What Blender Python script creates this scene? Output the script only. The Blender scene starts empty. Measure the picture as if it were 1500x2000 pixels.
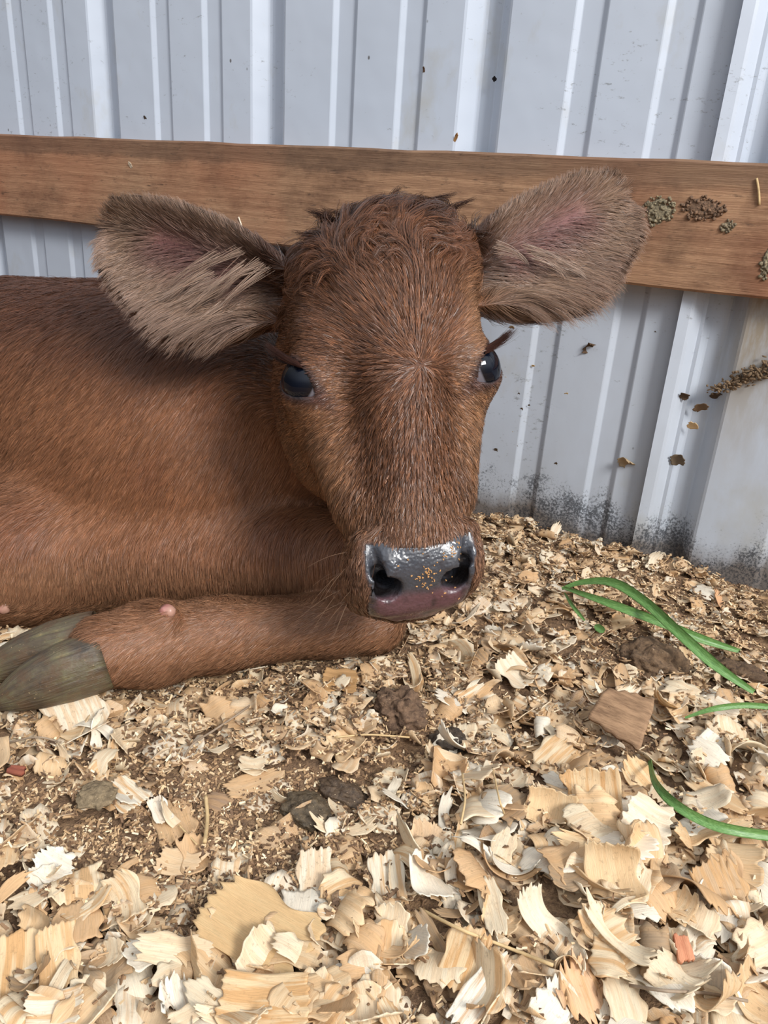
import bpy, math, random
import numpy as np
from mathutils import Vector, Matrix

# ---------------------------------------------------------------- camera
S = bpy.context.scene
H = 0.32                       # camera height in metres
F = 1500.0                     # focal length in pixels of a 1500 x 2000 frame
AX = np.array([0.86324418, 0.24229205, -0.44283637])   # world axes seen from the camera (right, down, forward)
AY = np.array([0.50087921, -0.30219825, 0.81104638])
AZ = np.array([0.06268571, -0.9219386, -0.38222993])
RW = np.stack([AX, AY, AZ])
CAM = np.array([0, 0, H])
WALL_Y = 2.227 * H

def c2w(p):
    return np.asarray(p) @ RW.T + CAM
def w2c(p):
    return (np.asarray(p) - CAM) @ RW
def px(x, y, t):               # camera-frame point seen at pixel (x, y), t metres ahead
    return np.array([(x - 750) / F * t, (y - 1000) / F * t, t])
def on_plane(x, y, axis, val):  # world point where the pixel's ray meets a world plane
    d = RW @ np.array([(x - 750) / F, (y - 1000) / F, 1.0])
    t = (val - CAM[axis]) / d[axis]
    return CAM + d * t
def floor_pt(x, y, z=0.0):
    return on_plane(x, y, 2, z)
def wall_pt(x, y, off=0.0):
    return on_plane(x, y, 1, WALL_Y - off)

cam = bpy.data.cameras.new('camera')
cam.sensor_fit = 'HORIZONTAL'; cam.sensor_width = 36.0; cam.lens = 36.0
cam.clip_start = 0.02; cam.clip_end = 60
cam_o = bpy.data.objects.new('camera', cam); S.collection.objects.link(cam_o)
M = Matrix.Identity(4)
for i in range(3):
    M[i][0] = RW[i][0]; M[i][1] = -RW[i][1]; M[i][2] = -RW[i][2]; M[i][3] = CAM[i]
cam_o.matrix_world = M
S.camera = cam_o
cam.dof.use_dof = False

# ---------------------------------------------------------------- light
S.view_settings.view_transform = 'Standard'
S.view_settings.look = 'None'
S.view_settings.gamma = 1.0
S.view_settings.use_curve_mapping = False
S.view_settings.exposure = 0.22
w = bpy.data.worlds.new('barn_daylight'); S.world = w; w.use_nodes = True
# daylight under a barn roof: bright from above and from the open side, dim from the dark interior below and behind
_n = w.node_tree.nodes; _l = w.node_tree.links; _bg = _n['Background']
_tc = _n.new('ShaderNodeTexCoord'); _sp = _n.new('ShaderNodeSeparateXYZ'); _l.new(_tc.outputs['Generated'], _sp.inputs[0])
_rp = _n.new('ShaderNodeValToRGB'); _e = _rp.color_ramp.elements
_e[0].position = 0.40; _e[0].color = (0.10, 0.085, 0.07, 1); _e[1].position = 0.95; _e[1].color = (1.15, 1.22, 1.32, 1)
_x = _e.new(0.56); _x.color = (0.24, 0.24, 0.25, 1)
_x = _e.new(0.72); _x.color = (0.90, 0.96, 1.05, 1)
_ma = _n.new('ShaderNodeMath'); _ma.operation = 'MULTIPLY_ADD'; _ma.inputs[1].default_value = 0.5; _ma.inputs[2].default_value = 0.5
_l.new(_sp.outputs['Z'], _ma.inputs[0]); _l.new(_ma.outputs[0], _rp.inputs[0]); _l.new(_rp.outputs[0], _bg.inputs[0])
# more daylight from the open side (+X) than from the closed one
_mx = _n.new('ShaderNodeMath'); _mx.operation = 'MULTIPLY_ADD'; _mx.inputs[1].default_value = 0.60; _mx.inputs[2].default_value = 0.90
_l.new(_sp.outputs['X'], _mx.inputs[0]); _l.new(_mx.outputs[0], _bg.inputs[1])
def area_light(name, loc, target, size, size_y, power, col):
    L = bpy.data.lights.new(name, 'AREA'); L.shape = 'RECTANGLE'; L.size = size; L.size_y = size_y
    L.energy = power; L.color = col
    o = bpy.data.objects.new(name, L); S.collection.objects.link(o)
    o.location = loc
    o.rotation_euler = (Vector(target) - Vector(loc)).to_track_quat('-Z', 'Y').to_euler()
    return o
area_light('open_barn_door', (2.2, -0.75, 2.1), (-0.1, 0.45, 0.2), 0.8, 0.8, 94, (1.0, 0.98, 0.95))
S.cycles.use_denoising = True
S.cycles.max_bounces = 6; S.cycles.diffuse_bounces = 3; S.cycles.glossy_bounces = 2
S.cycles.transmission_bounces = 2; S.cycles.transparent_max_bounces = 4

# ---------------------------------------------------------------- helpers
def link(o, parent=None):
    S.collection.objects.link(o)
    if parent is not None:
        o.parent = parent
    return o
def mesh_obj(name, verts, faces, mat=None, parent=None, smooth=False, loops=None):
    me = bpy.data.meshes.new(name)
    me.from_pydata([tuple(map(float, v)) for v in verts], [], [tuple(map(int, f)) for f in faces])
    if smooth:
        me.polygons.foreach_set('use_smooth', [True] * len(me.polygons))
    me.update()
    if mat: me.materials.append(mat)
    o = bpy.data.objects.new(name, me)
    return link(o, parent)
def fast_quads(name, V, Q, mat=None, parent=None, smooth=True):
    me = bpy.data.meshes.new(name)
    V = np.ascontiguousarray(V, dtype=np.float32); Q = np.ascontiguousarray(Q, dtype=np.int32)
    me.vertices.add(len(V)); me.vertices.foreach_set('co', V.ravel())
    n, k = Q.shape
    me.loops.add(n * k); me.loops.foreach_set('vertex_index', Q.ravel())
    me.polygons.add(n)
    me.polygons.foreach_set('loop_start', np.arange(0, n * k, k, dtype=np.int32))
    me.polygons.foreach_set('loop_total', np.full(n, k, dtype=np.int32))
    me.update(calc_edges=True)
    me.polygons.foreach_set('use_smooth', np.full(n, smooth))
    if mat: me.materials.append(mat)
    o = bpy.data.objects.new(name, me)
    return link(o, parent)
def add_color(me, name, col, domain='POINT'):
    a = me.attributes.new(name, 'FLOAT_COLOR', domain)
    c = np.ones((len(col), 4), np.float32); c[:, :3] = col
    a.data.foreach_set('color', c.ravel())
def tag(o, label=None, cat=None, group=None, kind=None):
    if label: o['label'] = label
    if cat: o['category'] = cat
    if group: o['group'] = group
    if kind: o['kind'] = kind
    return o
def lin(r, g, b):              # 0-255 sRGB to linear
    f = lambda c: (c / 255 / 12.92) if c / 255 <= 0.04045 else ((c / 255 + 0.055) / 1.055) ** 2.4
    return (f(r), f(g), f(b))
def mat_new(name):
    m = bpy.data.materials.new(name); m.use_nodes = True
    return m, m.node_tree.nodes, m.node_tree.links, m.node_tree.nodes['Principled BSDF']
def node(nt, t, **kw):
    n = nt.new(t)
    for k, v in kw.items():
        setattr(n, k, v)
    return n
def ramp(nt, stops, interp='LINEAR'):
    r = nt.new('ShaderNodeValToRGB'); r.color_ramp.interpolation = interp
    e = r.color_ramp.elements
    while len(e) > 1: e.remove(e[-1])
    e[0].position = stops[0][0]; e[0].color = (*stops[0][1], 1)
    for p, c in stops[1:]:
        x = e.new(p); x.color = (*c, 1)
    return r
def rampv(nt, stops):
    return ramp(nt, [(p, (v, v, v)) for p, v in stops])
def noise(nt, lk, vec, scale, detail=4, rough=0.55, dist=0.0):
    n = nt.new('ShaderNodeTexNoise')
    n.inputs['Scale'].default_value = scale; n.inputs['Detail'].default_value = detail
    n.inputs['Roughness'].default_value = rough; n.inputs['Distortion'].default_value = dist
    if vec is not None: lk.new(vec, n.inputs['Vector'])
    return n
def mapping(nt, lk, vec, scale=(1, 1, 1), loc=(0, 0, 0), rot=(0, 0, 0)):
    m = nt.new('ShaderNodeMapping'); m.inputs['Scale'].default_value = scale
    m.inputs['Location'].default_value = loc; m.inputs['Rotation'].default_value = rot
    lk.new(vec, m.inputs['Vector']); return m.outputs[0]
def mix(nt, lk, fac, a, b, blend='MIX'):
    m = nt.new('ShaderNodeMix'); m.data_type = 'RGBA'; m.blend_type = blend
    for sock, v in ((0, fac), (6, a), (7, b)):
        if isinstance(v, bpy.types.NodeSocket): lk.new(v, m.inputs[sock])
        elif sock == 0: m.inputs[0].default_value = v
        else: m.inputs[sock].default_value = (*v, 1)
    return m.outputs[2]
def math_(nt, lk, op, a, b=None, clamp=False):
    m = nt.new('ShaderNodeMath'); m.operation = op; m.use_clamp = clamp
    for i, v in enumerate((a, b)):
        if v is None: continue
        if isinstance(v, bpy.types.NodeSocket): lk.new(v, m.inputs[i])
        else: m.inputs[i].default_value = v
    return m.outputs[0]
def bump(nt, lk, height, strength, dist, normal=None):
    b = nt.new('ShaderNodeBump'); b.inputs['Strength'].default_value = strength; b.inputs['Distance'].default_value = dist
    lk.new(height, b.inputs['Height'])
    if normal: lk.new(normal, b.inputs['Normal'])
    return b.outputs[0]
rng = np.random.default_rng(7)
random.seed(7)
def unit(v):
    v = np.asarray(v, float)
    return v / np.maximum(np.linalg.norm(v, axis=-1, keepdims=True), 1e-12)
def smoothstep(a, b, x):
    t = np.clip((x - a) / (b - a), 0, 1)
    return t * t * (3 - 2 * t)
# ---------------------------------------------------------------- the barn wall of ribbed sheet metal
def wall_material():
    m, nt, lk, P = mat_new('painted_ribbed_metal')
    geo = nt.new('ShaderNodeNewGeometry'); pos = geo.outputs['Position']
    base = mix(nt, lk, noise(nt, lk, pos, 3.0, 3).outputs[0], lin(188, 197, 210), lin(200, 208, 220))
    # yellowish and grey smears
    n1 = noise(nt, lk, mapping(nt, lk, pos, (1, 1, 0.6)), 14, 6, 0.62)
    r1 = rampv(nt, [(0.58, 0), (0.75, 0.55)]); lk.new(n1.outputs[0], r1.inputs[0])
    base = mix(nt, lk, r1.outputs[0], base, lin(176, 172, 158))
    # height masks (world z)
    sep = nt.new('ShaderNodeSeparateXYZ'); lk.new(pos, sep.inputs[0]); z = sep.outputs['Z']
    # dirt that splashed up from the bedding: brownish film
    n2 = noise(nt, lk, mapping(nt, lk, pos, (1, 1, 0.35)), 22, 6, 0.65)
    low = rampv(nt, [(0.0, 0.7), (0.09, 0.4), (0.22, 0.18), (0.30, 0)]); lk.new(z, low.inputs[0])
    film = math_(nt, lk, 'MULTIPLY', low.outputs[0], math_(nt, lk, 'MULTIPLY', n2.outputs[0], 1.1), True)
    base = mix(nt, lk, film, base, lin(140, 136, 126))
    brown = rampv(nt, [(0.0, 0.8), (0.006, 0.5), (0.022, 0)])
    zz = math_(nt, lk, 'SUBTRACT', z, math_(nt, lk, 'MULTIPLY', n2.outputs[0], 0.05)); 
    lk.new(zz, brown.inputs[0])
    base = mix(nt, lk, brown.outputs[0], base, lin(92, 76, 58))
    # black mould speckle band
    sp = noise(nt, lk, mapping(nt, lk, pos, (1, 1, 1)), 430, 4, 0.75)
    patch = noise(nt, lk, pos, 26, 4, 0.6)
    band = rampv(nt, [(0.0, 0.80), (0.030, 1), (0.055, 0.75), (0.085, 0)])
    zb = math_(nt, lk, 'SUBTRACT', z, math_(nt, lk, 'MULTIPLY', math_(nt, lk, 'SUBTRACT', patch.outputs[0], 0.5), 0.12))
    lk.new(zb, band.inputs[0])
    thr = math_(nt, lk, 'ADD', math_(nt, lk, 'MULTIPLY', band.outputs[0], math_(nt, lk, 'ADD', math_(nt, lk, 'MULTIPLY', patch.outputs[0], 0.45), 0.0)), sp.outputs[0])
    spk = rampv(nt, [(0.67, 0), (0.79, 0.85)]); lk.new(thr, spk.inputs[0])
    base = mix(nt, lk, math_(nt, lk, 'MULTIPLY', spk.outputs[0], band.outputs[0], True), base, lin(44, 48, 54))
    # scattered little fly specks and scuffs higher up
    v = nt.new('ShaderNodeTexVoronoi'); v.inputs['Scale'].default_value = 48; v.inputs['Randomness'].default_value = 1
    lk.new(mapping(nt, lk, pos, (1, 1, 0.7)), v.inputs['Vector'])
    dots = rampv(nt, [(0.045, 1), (0.075, 0)]); lk.new(v.outputs['Distance'], dots.inputs[0])
    sel = nt.new('ShaderNodeSeparateColor'); lk.new(v.outputs['Color'], sel.inputs[0])
    gate = rampv(nt, [(0.68, 0), (0.69, 1)]); lk.new(sel.outputs[0], gate.inputs[0])
    base = mix(nt, lk, math_(nt, lk, 'MULTIPLY', dots.outputs[0], math_(nt, lk, 'MULTIPLY', gate.outputs[0], 0.8)), base, lin(74, 66, 58))
    n4 = noise(nt, lk, mapping(nt, lk, pos, (1, 1, 2.2), rot=(0, 0.5, 0)), 120, 5, 0.75)
    n5 = noise(nt, lk, pos, 7.5, 3)
    scf = math_(nt, lk, 'ADD', n4.outputs[0], math_(nt, lk, 'MULTIPLY', n5.outputs[0], 0.5))
    r5 = rampv(nt, [(0.91, 0), (1.00, 0.65)]); lk.new(scf, r5.inputs[0])
    base = mix(nt, lk, r5.outputs[0], base, lin(120, 122, 124))
    # brown grime on the overlapping sheet below the board
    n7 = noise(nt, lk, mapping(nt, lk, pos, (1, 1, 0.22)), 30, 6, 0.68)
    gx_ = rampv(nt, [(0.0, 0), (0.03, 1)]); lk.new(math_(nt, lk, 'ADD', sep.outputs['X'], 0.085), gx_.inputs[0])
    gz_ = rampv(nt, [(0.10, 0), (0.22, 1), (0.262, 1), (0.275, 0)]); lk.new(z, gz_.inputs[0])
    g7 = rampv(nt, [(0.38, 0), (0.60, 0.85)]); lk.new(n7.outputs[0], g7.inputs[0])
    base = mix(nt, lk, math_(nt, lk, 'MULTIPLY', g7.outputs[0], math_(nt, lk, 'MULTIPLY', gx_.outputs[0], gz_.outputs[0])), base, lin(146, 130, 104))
    lk.new(base, P.inputs['Base Color'])
    P.inputs['Roughness'].default_value = 0.42
    P.inputs['Specular IOR Level'].default_value = 0.45
    P.inputs['Coat Weight'].default_value = 0.0
    lk.new(bump(nt, lk, noise(nt, lk, pos, 9, 3).outputs[0], 0.25, 0.01), P.inputs['Normal'])
    return m
M_WALL = wall_material()

PER = 0.745 * H
RIB3 = -1.071 * H              # left edge of the third major rib
def rib_profile(x0, x1, lap_start=None):
    pts = []
    k0 = int(math.floor((x0 - RIB3) / PER)) - 1; k1 = int(math.ceil((x1 - RIB3) / PER)) + 1
    for k in range(k0, k1 + 1):
        b = RIB3 + k * PER
        D = 0.0165
        pts += [(b, 0), (b + 0.002, 0.0008), (b + 0.0135, D - 0.0015), (b + 0.016, D), (b + 0.029, D), (b + 0.0315, D - 0.0015), (b + 0.043, 0.0008), (b + 0.045, 0)]
        for o in (0.100, 0.1735):
            d = 0.0034
            pts += [(b + o, 0), (b + o + 0.0008, 0.0003), (b + o + 0.0050, d - 0.0003), (b + o + 0.006, d), (b + o + 0.0225, d), (b + o + 0.0235, d - 0.0003), (b + o + 0.0277, 0.0003), (b + o + 0.0285, 0)]
    return pts
def sheet(name, x0, x1, yoff, zt, th=0.0008, taper=None):
    P = [(x, d) for x, d in rib_profile(x0, x1) if x0 < x < x1]
    P = [(x0, 0)] + P + [(x1, 0)]
    V = []; Fc = []
    zs = np.linspace(-0.03, zt, 24)
    for z in zs:
        for x, d in P:
            y = WALL_Y + d + yoff
            if taper: y += taper(x)
            V.append((x, y, z))
    n = len(P)
    for j in range(len(zs) - 1):
        for i in range(n - 1):
            Fc.append((j * n + i, j * n + i + 1, (j + 1) * n + i + 1, (j + 1) * n + i))
    o = mesh_obj(name, V, Fc, M_WALL)
    s = o.modifiers.new('thickness', 'SOLIDIFY'); s.thickness = th; s.offset = 1
    tag(o, kind='structure')
    return o
LAP = -0.352 * H
wl = sheet('wall_back', -3.2, LAP + 0.02, 0.0, 1.7)
# the next sheet laps over the first one and its free edge stands a little proud
wr = sheet('wall_right', LAP, 1.6, -0.0045, 1.7, 0.0010, lambda x: -0.007 * max(0, 1 - (x - LAP) / 0.03))

# ---------------------------------------------------------------- the horizontal board
def board_material():
    m, nt, lk, P = mat_new('weathered_plank')
    tc = nt.new('ShaderNodeTexCoord'); v = tc.outputs['Object']
    g1 = noise(nt, lk, mapping(nt, lk, v, (2.4, 1, 34)), 5, 8, 0.68, 1.2)
    g2 = noise(nt, lk, mapping(nt, lk, v, (10, 1, 330)), 4, 4, 0.6, 0.3)
    wv = nt.new('ShaderNodeTexWave'); wv.wave_type = 'BANDS'; wv.bands_direction = 'Z'
    wv.inputs['Scale'].default_value = 38; wv.inputs['Distortion'].default_value = 9; wv.inputs['Detail'].default_value = 3
    wv.inputs['Detail Scale'].default_value = 0.6
    lk.new(mapping(nt, lk, v, (0.10, 1, 1)), wv.inputs['Vector'])
    c = ramp(nt, [(0.2, lin(120, 86, 64)), (0.5, lin(170, 130, 98)), (0.80, lin(200, 162, 126))])
    f = math_(nt, lk, 'ADD', math_(nt, lk, 'MULTIPLY', g1.outputs[0], 0.62), math_(nt, lk, 'ADD', math_(nt, lk, 'MULTIPLY', g2.outputs[0], 0.30), math_(nt, lk, 'MULTIPLY', wv.outputs[0], 0.04)))
    lk.new(f, c.inputs[0])
    blotch = noise(nt, lk, mapping(nt, lk, v, (1, 1, 1.6)), 14, 6, 0.7)
    r = rampv(nt, [(0.46, 0), (0.68, 0.75)]); lk.new(blotch.outputs[0], r.inputs[0])
    col = mix(nt, lk, r.outputs[0], c.outputs[0], lin(92, 62, 44))
    red = noise(nt, lk, mapping(nt, lk, v, (1, 1, 1)), 5, 3)
    r2 = rampv(nt, [(0.5, 0), (0.72, 0.5)]); lk.new(red.outputs[0], r2.inputs[0])
    col = mix(nt, lk, r2.outputs[0], col, lin(178, 112, 78))
    dk = noise(nt, lk, mapping(nt, lk, v, (1, 1, 4)), 60, 5, 0.75)
    r3 = rampv(nt, [(0.58, 0), (0.72, 0.75)]); lk.new(dk.outputs[0], r3.inputs[0])
    col = mix(nt, lk, r3.outputs[0], col, lin(60, 44, 34))
    # the wet, stained upper edge
    se = nt.new('ShaderNodeSeparateXYZ'); lk.new(v, se.inputs[0])
    eg = rampv(nt, [(0.0, 0), (0.014, 0.0), (0.020, 0.55), (1, 0.55)]); lk.new(math_(nt, lk, 'SUBTRACT', math_(nt, lk, 'ADD', se.outputs['Z'], math_(nt, lk, 'MULTIPLY', blotch.outputs[0], 0.022)), bt - 0.026), eg.inputs[0])
    col = mix(nt, lk, eg.outputs[0], col, lin(96, 74, 58))
    lk.new(col, P.inputs['Base Color'])
    P.inputs['Roughness'].default_value = 0.8
    hgt = math_(nt, lk, 'ADD', math_(nt, lk, 'MULTIPLY', g2.outputs[0], 1.0), math_(nt, lk, 'MULTIPLY', wv.outputs[0], 0.25))
    lk.new(bump(nt, lk, hgt, 0.6, 0.0012), P.inputs['Normal'])
    return m
BT = H + 0.1265 * H; BB = H - 0.187 * H
# the face of the plank stands 38 mm off the wall: rescale from the wall-plane reading
BY = WALL_Y - 0.024
k = BY / WALL_Y
bt = H + 0.1265 * H * k; bb = H - 0.187 * H * k
M_BOARD = board_material()
xs = np.linspace(-2.4, 1.2, 90)
V = []; Q = []
prof = [(0.0, 0.0), (0.0025, 1.0 - 0.0), (0, 0)]
def board_section(x, i):
    e = 0.0004 * math.sin(x * 37) + 0.0003 * math.sin(x * 91 + 1)
    e2 = 0.0004 * math.sin(x * 29 + 2)
    r = 0.002
    t = bt + e; b = bb + e2
    return [(x, WALL_Y - 0.0005, t), (x, BY + r, t), (x, BY, t - r), (x, BY, t - 0.03), (x, BY, (t + b) / 2), (x, BY, b + 0.03), (x, BY, b + r), (x, BY + r, b), (x, WALL_Y - 0.0005, b)]
for i, x in enumerate(xs):
    V += board_section(x, i)
n = 9
for i in range(len(xs) - 1):
    for j in range(n):
        a = i * n + j; b_ = i * n + (j + 1) % n
        Q.append((a, b_, b_ + n, a + n))
Q.append(tuple(range(n))[::-1]); Q.append(tuple(range((len(xs) - 1) * n, len(xs) * n)))
board = mesh_obj('wooden_board', V, Q, M_BOARD)
tag(board, 'long rough brown wooden board fixed horizontally across the ribbed metal wall', 'board')
# ---------------------------------------------------------------- the calf: one continuous body grown from a distance field
# all calf coordinates are in the camera's metres first (right, down, forward) and are turned into the world at the end
E0 = px(758, 733, 0.470)                       # midway between the eyeballs
MZ = px(802, 1100, 0.443)                      # heart of the muzzle
HD = unit(MZ - E0)
F0 = np.array([math.sin(math.radians(11)), 0.0, -math.cos(math.radians(11))])
HF = unit(F0 - HD * F0.dot(HD))
HW = np.cross(HF, HD)
HW = unit(HW)
HR = np.stack([HW, HD, HF])                    # rows: across, down the face, out of the face
SK = 0.055                                     # the head is a little skewed: the eye nearer the body sits lower
def bend(d): return 0.10 * np.maximum(0, -d - 0.012)
def h2c(w_, d, f): return E0 + np.array([w_ + bend(d), d * DS - SK * w_, f]) @ HR
DS = 0.945
def c2h(p):
    q = (p - E0) @ HR.T
    d = (q[..., 1] + SK * q[..., 0]) / DS
    return np.stack([q[..., 0] - bend(d), d, q[..., 2]], -1)

def spline(xs, ys, n=600):
    xs = np.array(xs, float); ys = np.array(ys, float)
    m = np.gradient(ys, xs)
    X = np.linspace(xs[0], xs[-1], n)
    i = np.clip(np.searchsorted(xs, X) - 1, 0, len(xs) - 2)
    h = xs[i + 1] - xs[i]; t = (X - xs[i]) / h
    Y = (2*t**3 - 3*t**2 + 1) * ys[i] + (t**3 - 2*t**2 + t) * h * m[i] + (-2*t**3 + 3*t**2) * ys[i+1] + (t**3 - t**2) * h * m[i+1]
    return lambda q: np.interp(q, X, Y)
dk_ = [-0.106, -0.099, -0.088, -0.069, -0.043, -0.015, 0.015, 0.045, 0.075, 0.098, 0.117, 0.135, 0.147, 0.156]
A_ = spline(dk_, [0.008, 0.030, 0.047, 0.057, 0.0600, 0.0555, 0.0490, 0.0430, 0.0355, 0.0335, 0.0360, 0.0360, 0.0310, 0.012])
FF = spline(dk_, [0.004, 0.018, 0.030, 0.040, 0.0455, 0.0460, 0.0430, 0.0380, 0.0335, 0.0325, 0.0325, 0.0265, 0.0140, -0.002])
FB = spline(dk_, [-0.030, -0.045, -0.060, -0.072, -0.078, -0.078, -0.074, -0.062, -0.050, -0.044, -0.040, -0.036, -0.032, -0.022])
TP = spline(dk_, [0.05, 0.05, 0.05, 0.05, 0.08, 0.16, 0.22, 0.25, 0.22, 0.10, 0.02, 0.0, 0.0, 0.0])

def smin(a, b, k):
    h = np.clip(0.5 + 0.5 * (b - a) / k, 0, 1)
    return b + (a - b) * h - k * h * (1 - h)
def smax(a, b, k): return -smin(-a, -b, k)
def s_ell(p, c, r, R=None):
    q = p - np.asarray(c)
    if R is not None: q = q @ np.asarray(R).T
    q = q / np.asarray(r)
    k0 = np.sqrt((q * q).sum(-1)); k1 = np.sqrt(((q / np.asarray(r)) ** 2).sum(-1)) + 1e-9
    return k0 * (k0 - 1) / k1
def s_cap(p, a, b, ra, rb):
    a = np.asarray(a); b = np.asarray(b); ab = b - a
    t = np.clip(((p - a) @ ab) / ab.dot(ab), 0, 1)
    return np.sqrt((((p - a) - t[..., None] * ab) ** 2).sum(-1)) - (ra + (rb - ra) * t)

EYE_R = 0.0165
EYES = {}
for s in (-1, 1):
    c = np.array([s * 0.0490, -SK * s * 0.049 + 0.0070, 0.0135])
    out = unit([s * 0.80, -0.02, 0.60]) if s < 0 else unit([s * 0.70, -0.02, 0.71])
    lng = np.array([-s * 0.46, 0.78, 0.42]); lng = unit(lng - out * lng.dot(out))
    prp = np.cross(out, lng)
    EYES[s] = (c, out, lng, prp)

def head_field(p):                             # p: camera coordinates
    q = c2h(p); w_, d, f = q[..., 0], q[..., 1], q[..., 2]
    qr = (p - E0) @ HR.T
    a = A_(d); ff = FF(d); fb = FB(d); fc = (ff + fb) / 2; b = (ff - fb) / 2
    s = (f - fc) / b
    ae = a * (1 - TP(d) * np.clip(s, -1.2, 1.2))
    pw = 2.35
    r = ((np.abs(w_) / ae) ** pw + np.abs(s) ** pw) ** (1 / pw)
    D = (r - 1) * np.minimum(ae, b) * 0.95
    D = np.where(d < -0.106, np.maximum(D, -0.106 - d), D)
    D = np.where(d > 0.156, np.maximum(D, d - 0.156), D)
    for sg in (-1, 1):
        ec, out, lng, prp = EYES[sg]
        # bony brow and orbit
        D = smin(D, s_ell(qr, ec + np.array([-sg * 0.008, -0.012, -0.003]), (0.0165, 0.028, 0.022)), 0.016)
        D = smin(D, s_ell(qr, ec + 0.0002 * out, (0.0180, 0.0180, 0.0180)), 0.008)
        # cheek bone running towards the muzzle
        D = smin(D, s_cap(q, (sg * 0.042, 0.02, 0.0), (sg * 0.030, 0.085, 0.006), 0.014, 0.010), 0.02)
        # jowl
        D = smin(D, s_ell(q, (sg * 0.036, 0.000, -0.045), (0.026, 0.055, 0.036)), 0.03)
        # muzzle side cushion
        D = smin(D, s_ell(q, (sg * 0.0235, 0.127, 0.002), (0.0150, 0.020, 0.026)), 0.012)
        # wing of the nostril
        D = smin(D, s_cap(q, (sg * 0.0295, 0.112, 0.021), (sg * 0.0285, 0.136, 0.014), 0.0058, 0.0058), 0.007)
        # hollow between eye and muzzle
        D = smax(D, -s_ell(q, (sg * 0.040, 0.042, 0.052), (0.012, 0.030, 0.016)), 0.02)
        # hollow above the orbit
        D = smax(D, -s_ell(q, (sg * 0.050, -0.046, 0.040), (0.012, 0.014, 0.010)), 0.012)
    # rounded poll with the mop of hair's bulk
    D = smin(D, s_ell(q, (0.0, -0.076, 0.004), (0.048, 0.027, 0.030)), 0.02)
    # bridge of the nose
    D = smin(D, s_cap(q, (0, 0.02, 0.026), (0, 0.10, 0.018), 0.016, 0.015), 0.014)
    # upper lip roll and chin
    D = smin(D, s_cap(q, (-0.018, 0.1445, 0.004), (0.018, 0.1445, 0.004), 0.0095, 0.0095), 0.006)
    D = smin(D, s_ell(q, (0, 0.134, -0.022), (0.026, 0.019, 0.016)), 0.006)
    for sg in (-1, 1):
        # nostril: a comma that runs up and outward
        D = smax(D, -s_cap(q, (sg * 0.0185, 0.1390, 0.0190), (sg * 0.0235, 0.1310, 0.0200), 0.0078, 0.0062), 0.003)
        D = smax(D, -s_cap(q, (sg * 0.0245, 0.1300, 0.0265), (sg * 0.0275, 0.1150, 0.0290), 0.0040, 0.0018), 0.003)
        D = smax(D, -s_cap(q, (sg * 0.0205, 0.1370, 0.0180), (sg * 0.0150, 0.1250, -0.0010), 0.0066, 0.0050), 0.003)
        # eyelid slit
        ec, out, lng, prp = EYES[sg]
        e = qr - ec
        u = e @ lng; v = e @ prp; o = e @ out
        hw = 0.0088 if sg < 0 else 0.0098; hl = 0.0158
        rad = (hw * hw + hl * hl) / (2 * hw); cc = rad - hw
        lens = np.maximum(np.sqrt(u * u + (v - cc) ** 2), np.sqrt(u * u + (v + cc) ** 2)) - rad
        cut = np.maximum(lens, 0.004 - o)
        D = smax(D, -cut, 0.0016)
    # mouth line under the lip
    D = smax(D, -s_cap(q, (-0.026, 0.150, -0.010), (0.026, 0.150, -0.010), 0.0020, 0.0020), 0.003)
    return D

EARS = []
def make_ear(base, tip, nrm, length_pad=0.0, width=1.0, cup=1.0, sgn=1):
    U = unit(tip - base); N = unit(nrm - U * np.dot(nrm, U)); V_ = np.cross(N, U) * sgn
    EARS.append((base, U, V_, N, np.linalg.norm(tip - base), width, cup))
# left-of-picture ear and right-of-picture ear: V points to the lower edge
make_ear(px(545, 575, 0.500), px(196, 440, 0.515), np.array([0.10, 0.10, -1.0]), width=1.0, sgn=1)
make_ear(px(925, 545, 0.510), px(1236, 378, 0.555), np.array([-0.20, 0.12, -1.0]), width=1.04, sgn=-1)
EW = spline([-0.1, 0.0, 0.12, 0.3, 0.5, 0.7, 0.85, 0.94, 1.0], [0.014, 0.020, 0.028, 0.0355, 0.0375, 0.0345, 0.0265, 0.0180, 0.004])
def ear_local(p, E):
    base, U, V_, N, L, wd, cup = E
    q = p - base
    return (q @ U) / L, q @ V_, q @ N, L
def ear_field(p, E):
    u, v, n, L = ear_local(p, E)
    wd, cup = E[5], E[6]
    hw = EW(u) * wd * np.where(v < 0, 0.88, 1.0)
    vs = v - 0.004 * np.sin(np.clip(u, 0, 1) * math.pi)       # the lower edge hangs fuller
    r = vs / np.maximum(hw, 0.004)
    # cupped: edges come forward, the upper edge rolls more; tube-like at the base
    depth = cup * (0.016 * (1 - 0.45 * u))
    nc = depth * (np.clip(r, -1.3, 1.3) ** 2) - 0.010 + 0.006 * np.clip(-r, 0, 1.2) ** 3 - 0.012 * (1 - np.clip(u, 0, 1)) ** 2
    th = 0.0030 + 0.0035 * (1 - np.clip(u, 0, 1)) ** 2
    side = (np.abs(vs) - hw)
    end = np.maximum(-0.05 - u, u - 1.0) * L
    return smax(smax(np.abs(n - nc) * 0.72 - th, side * 0.8, 0.004), end, 0.006)

W = lambda x, y, z: w2c(np.array([x, y, z]))
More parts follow.
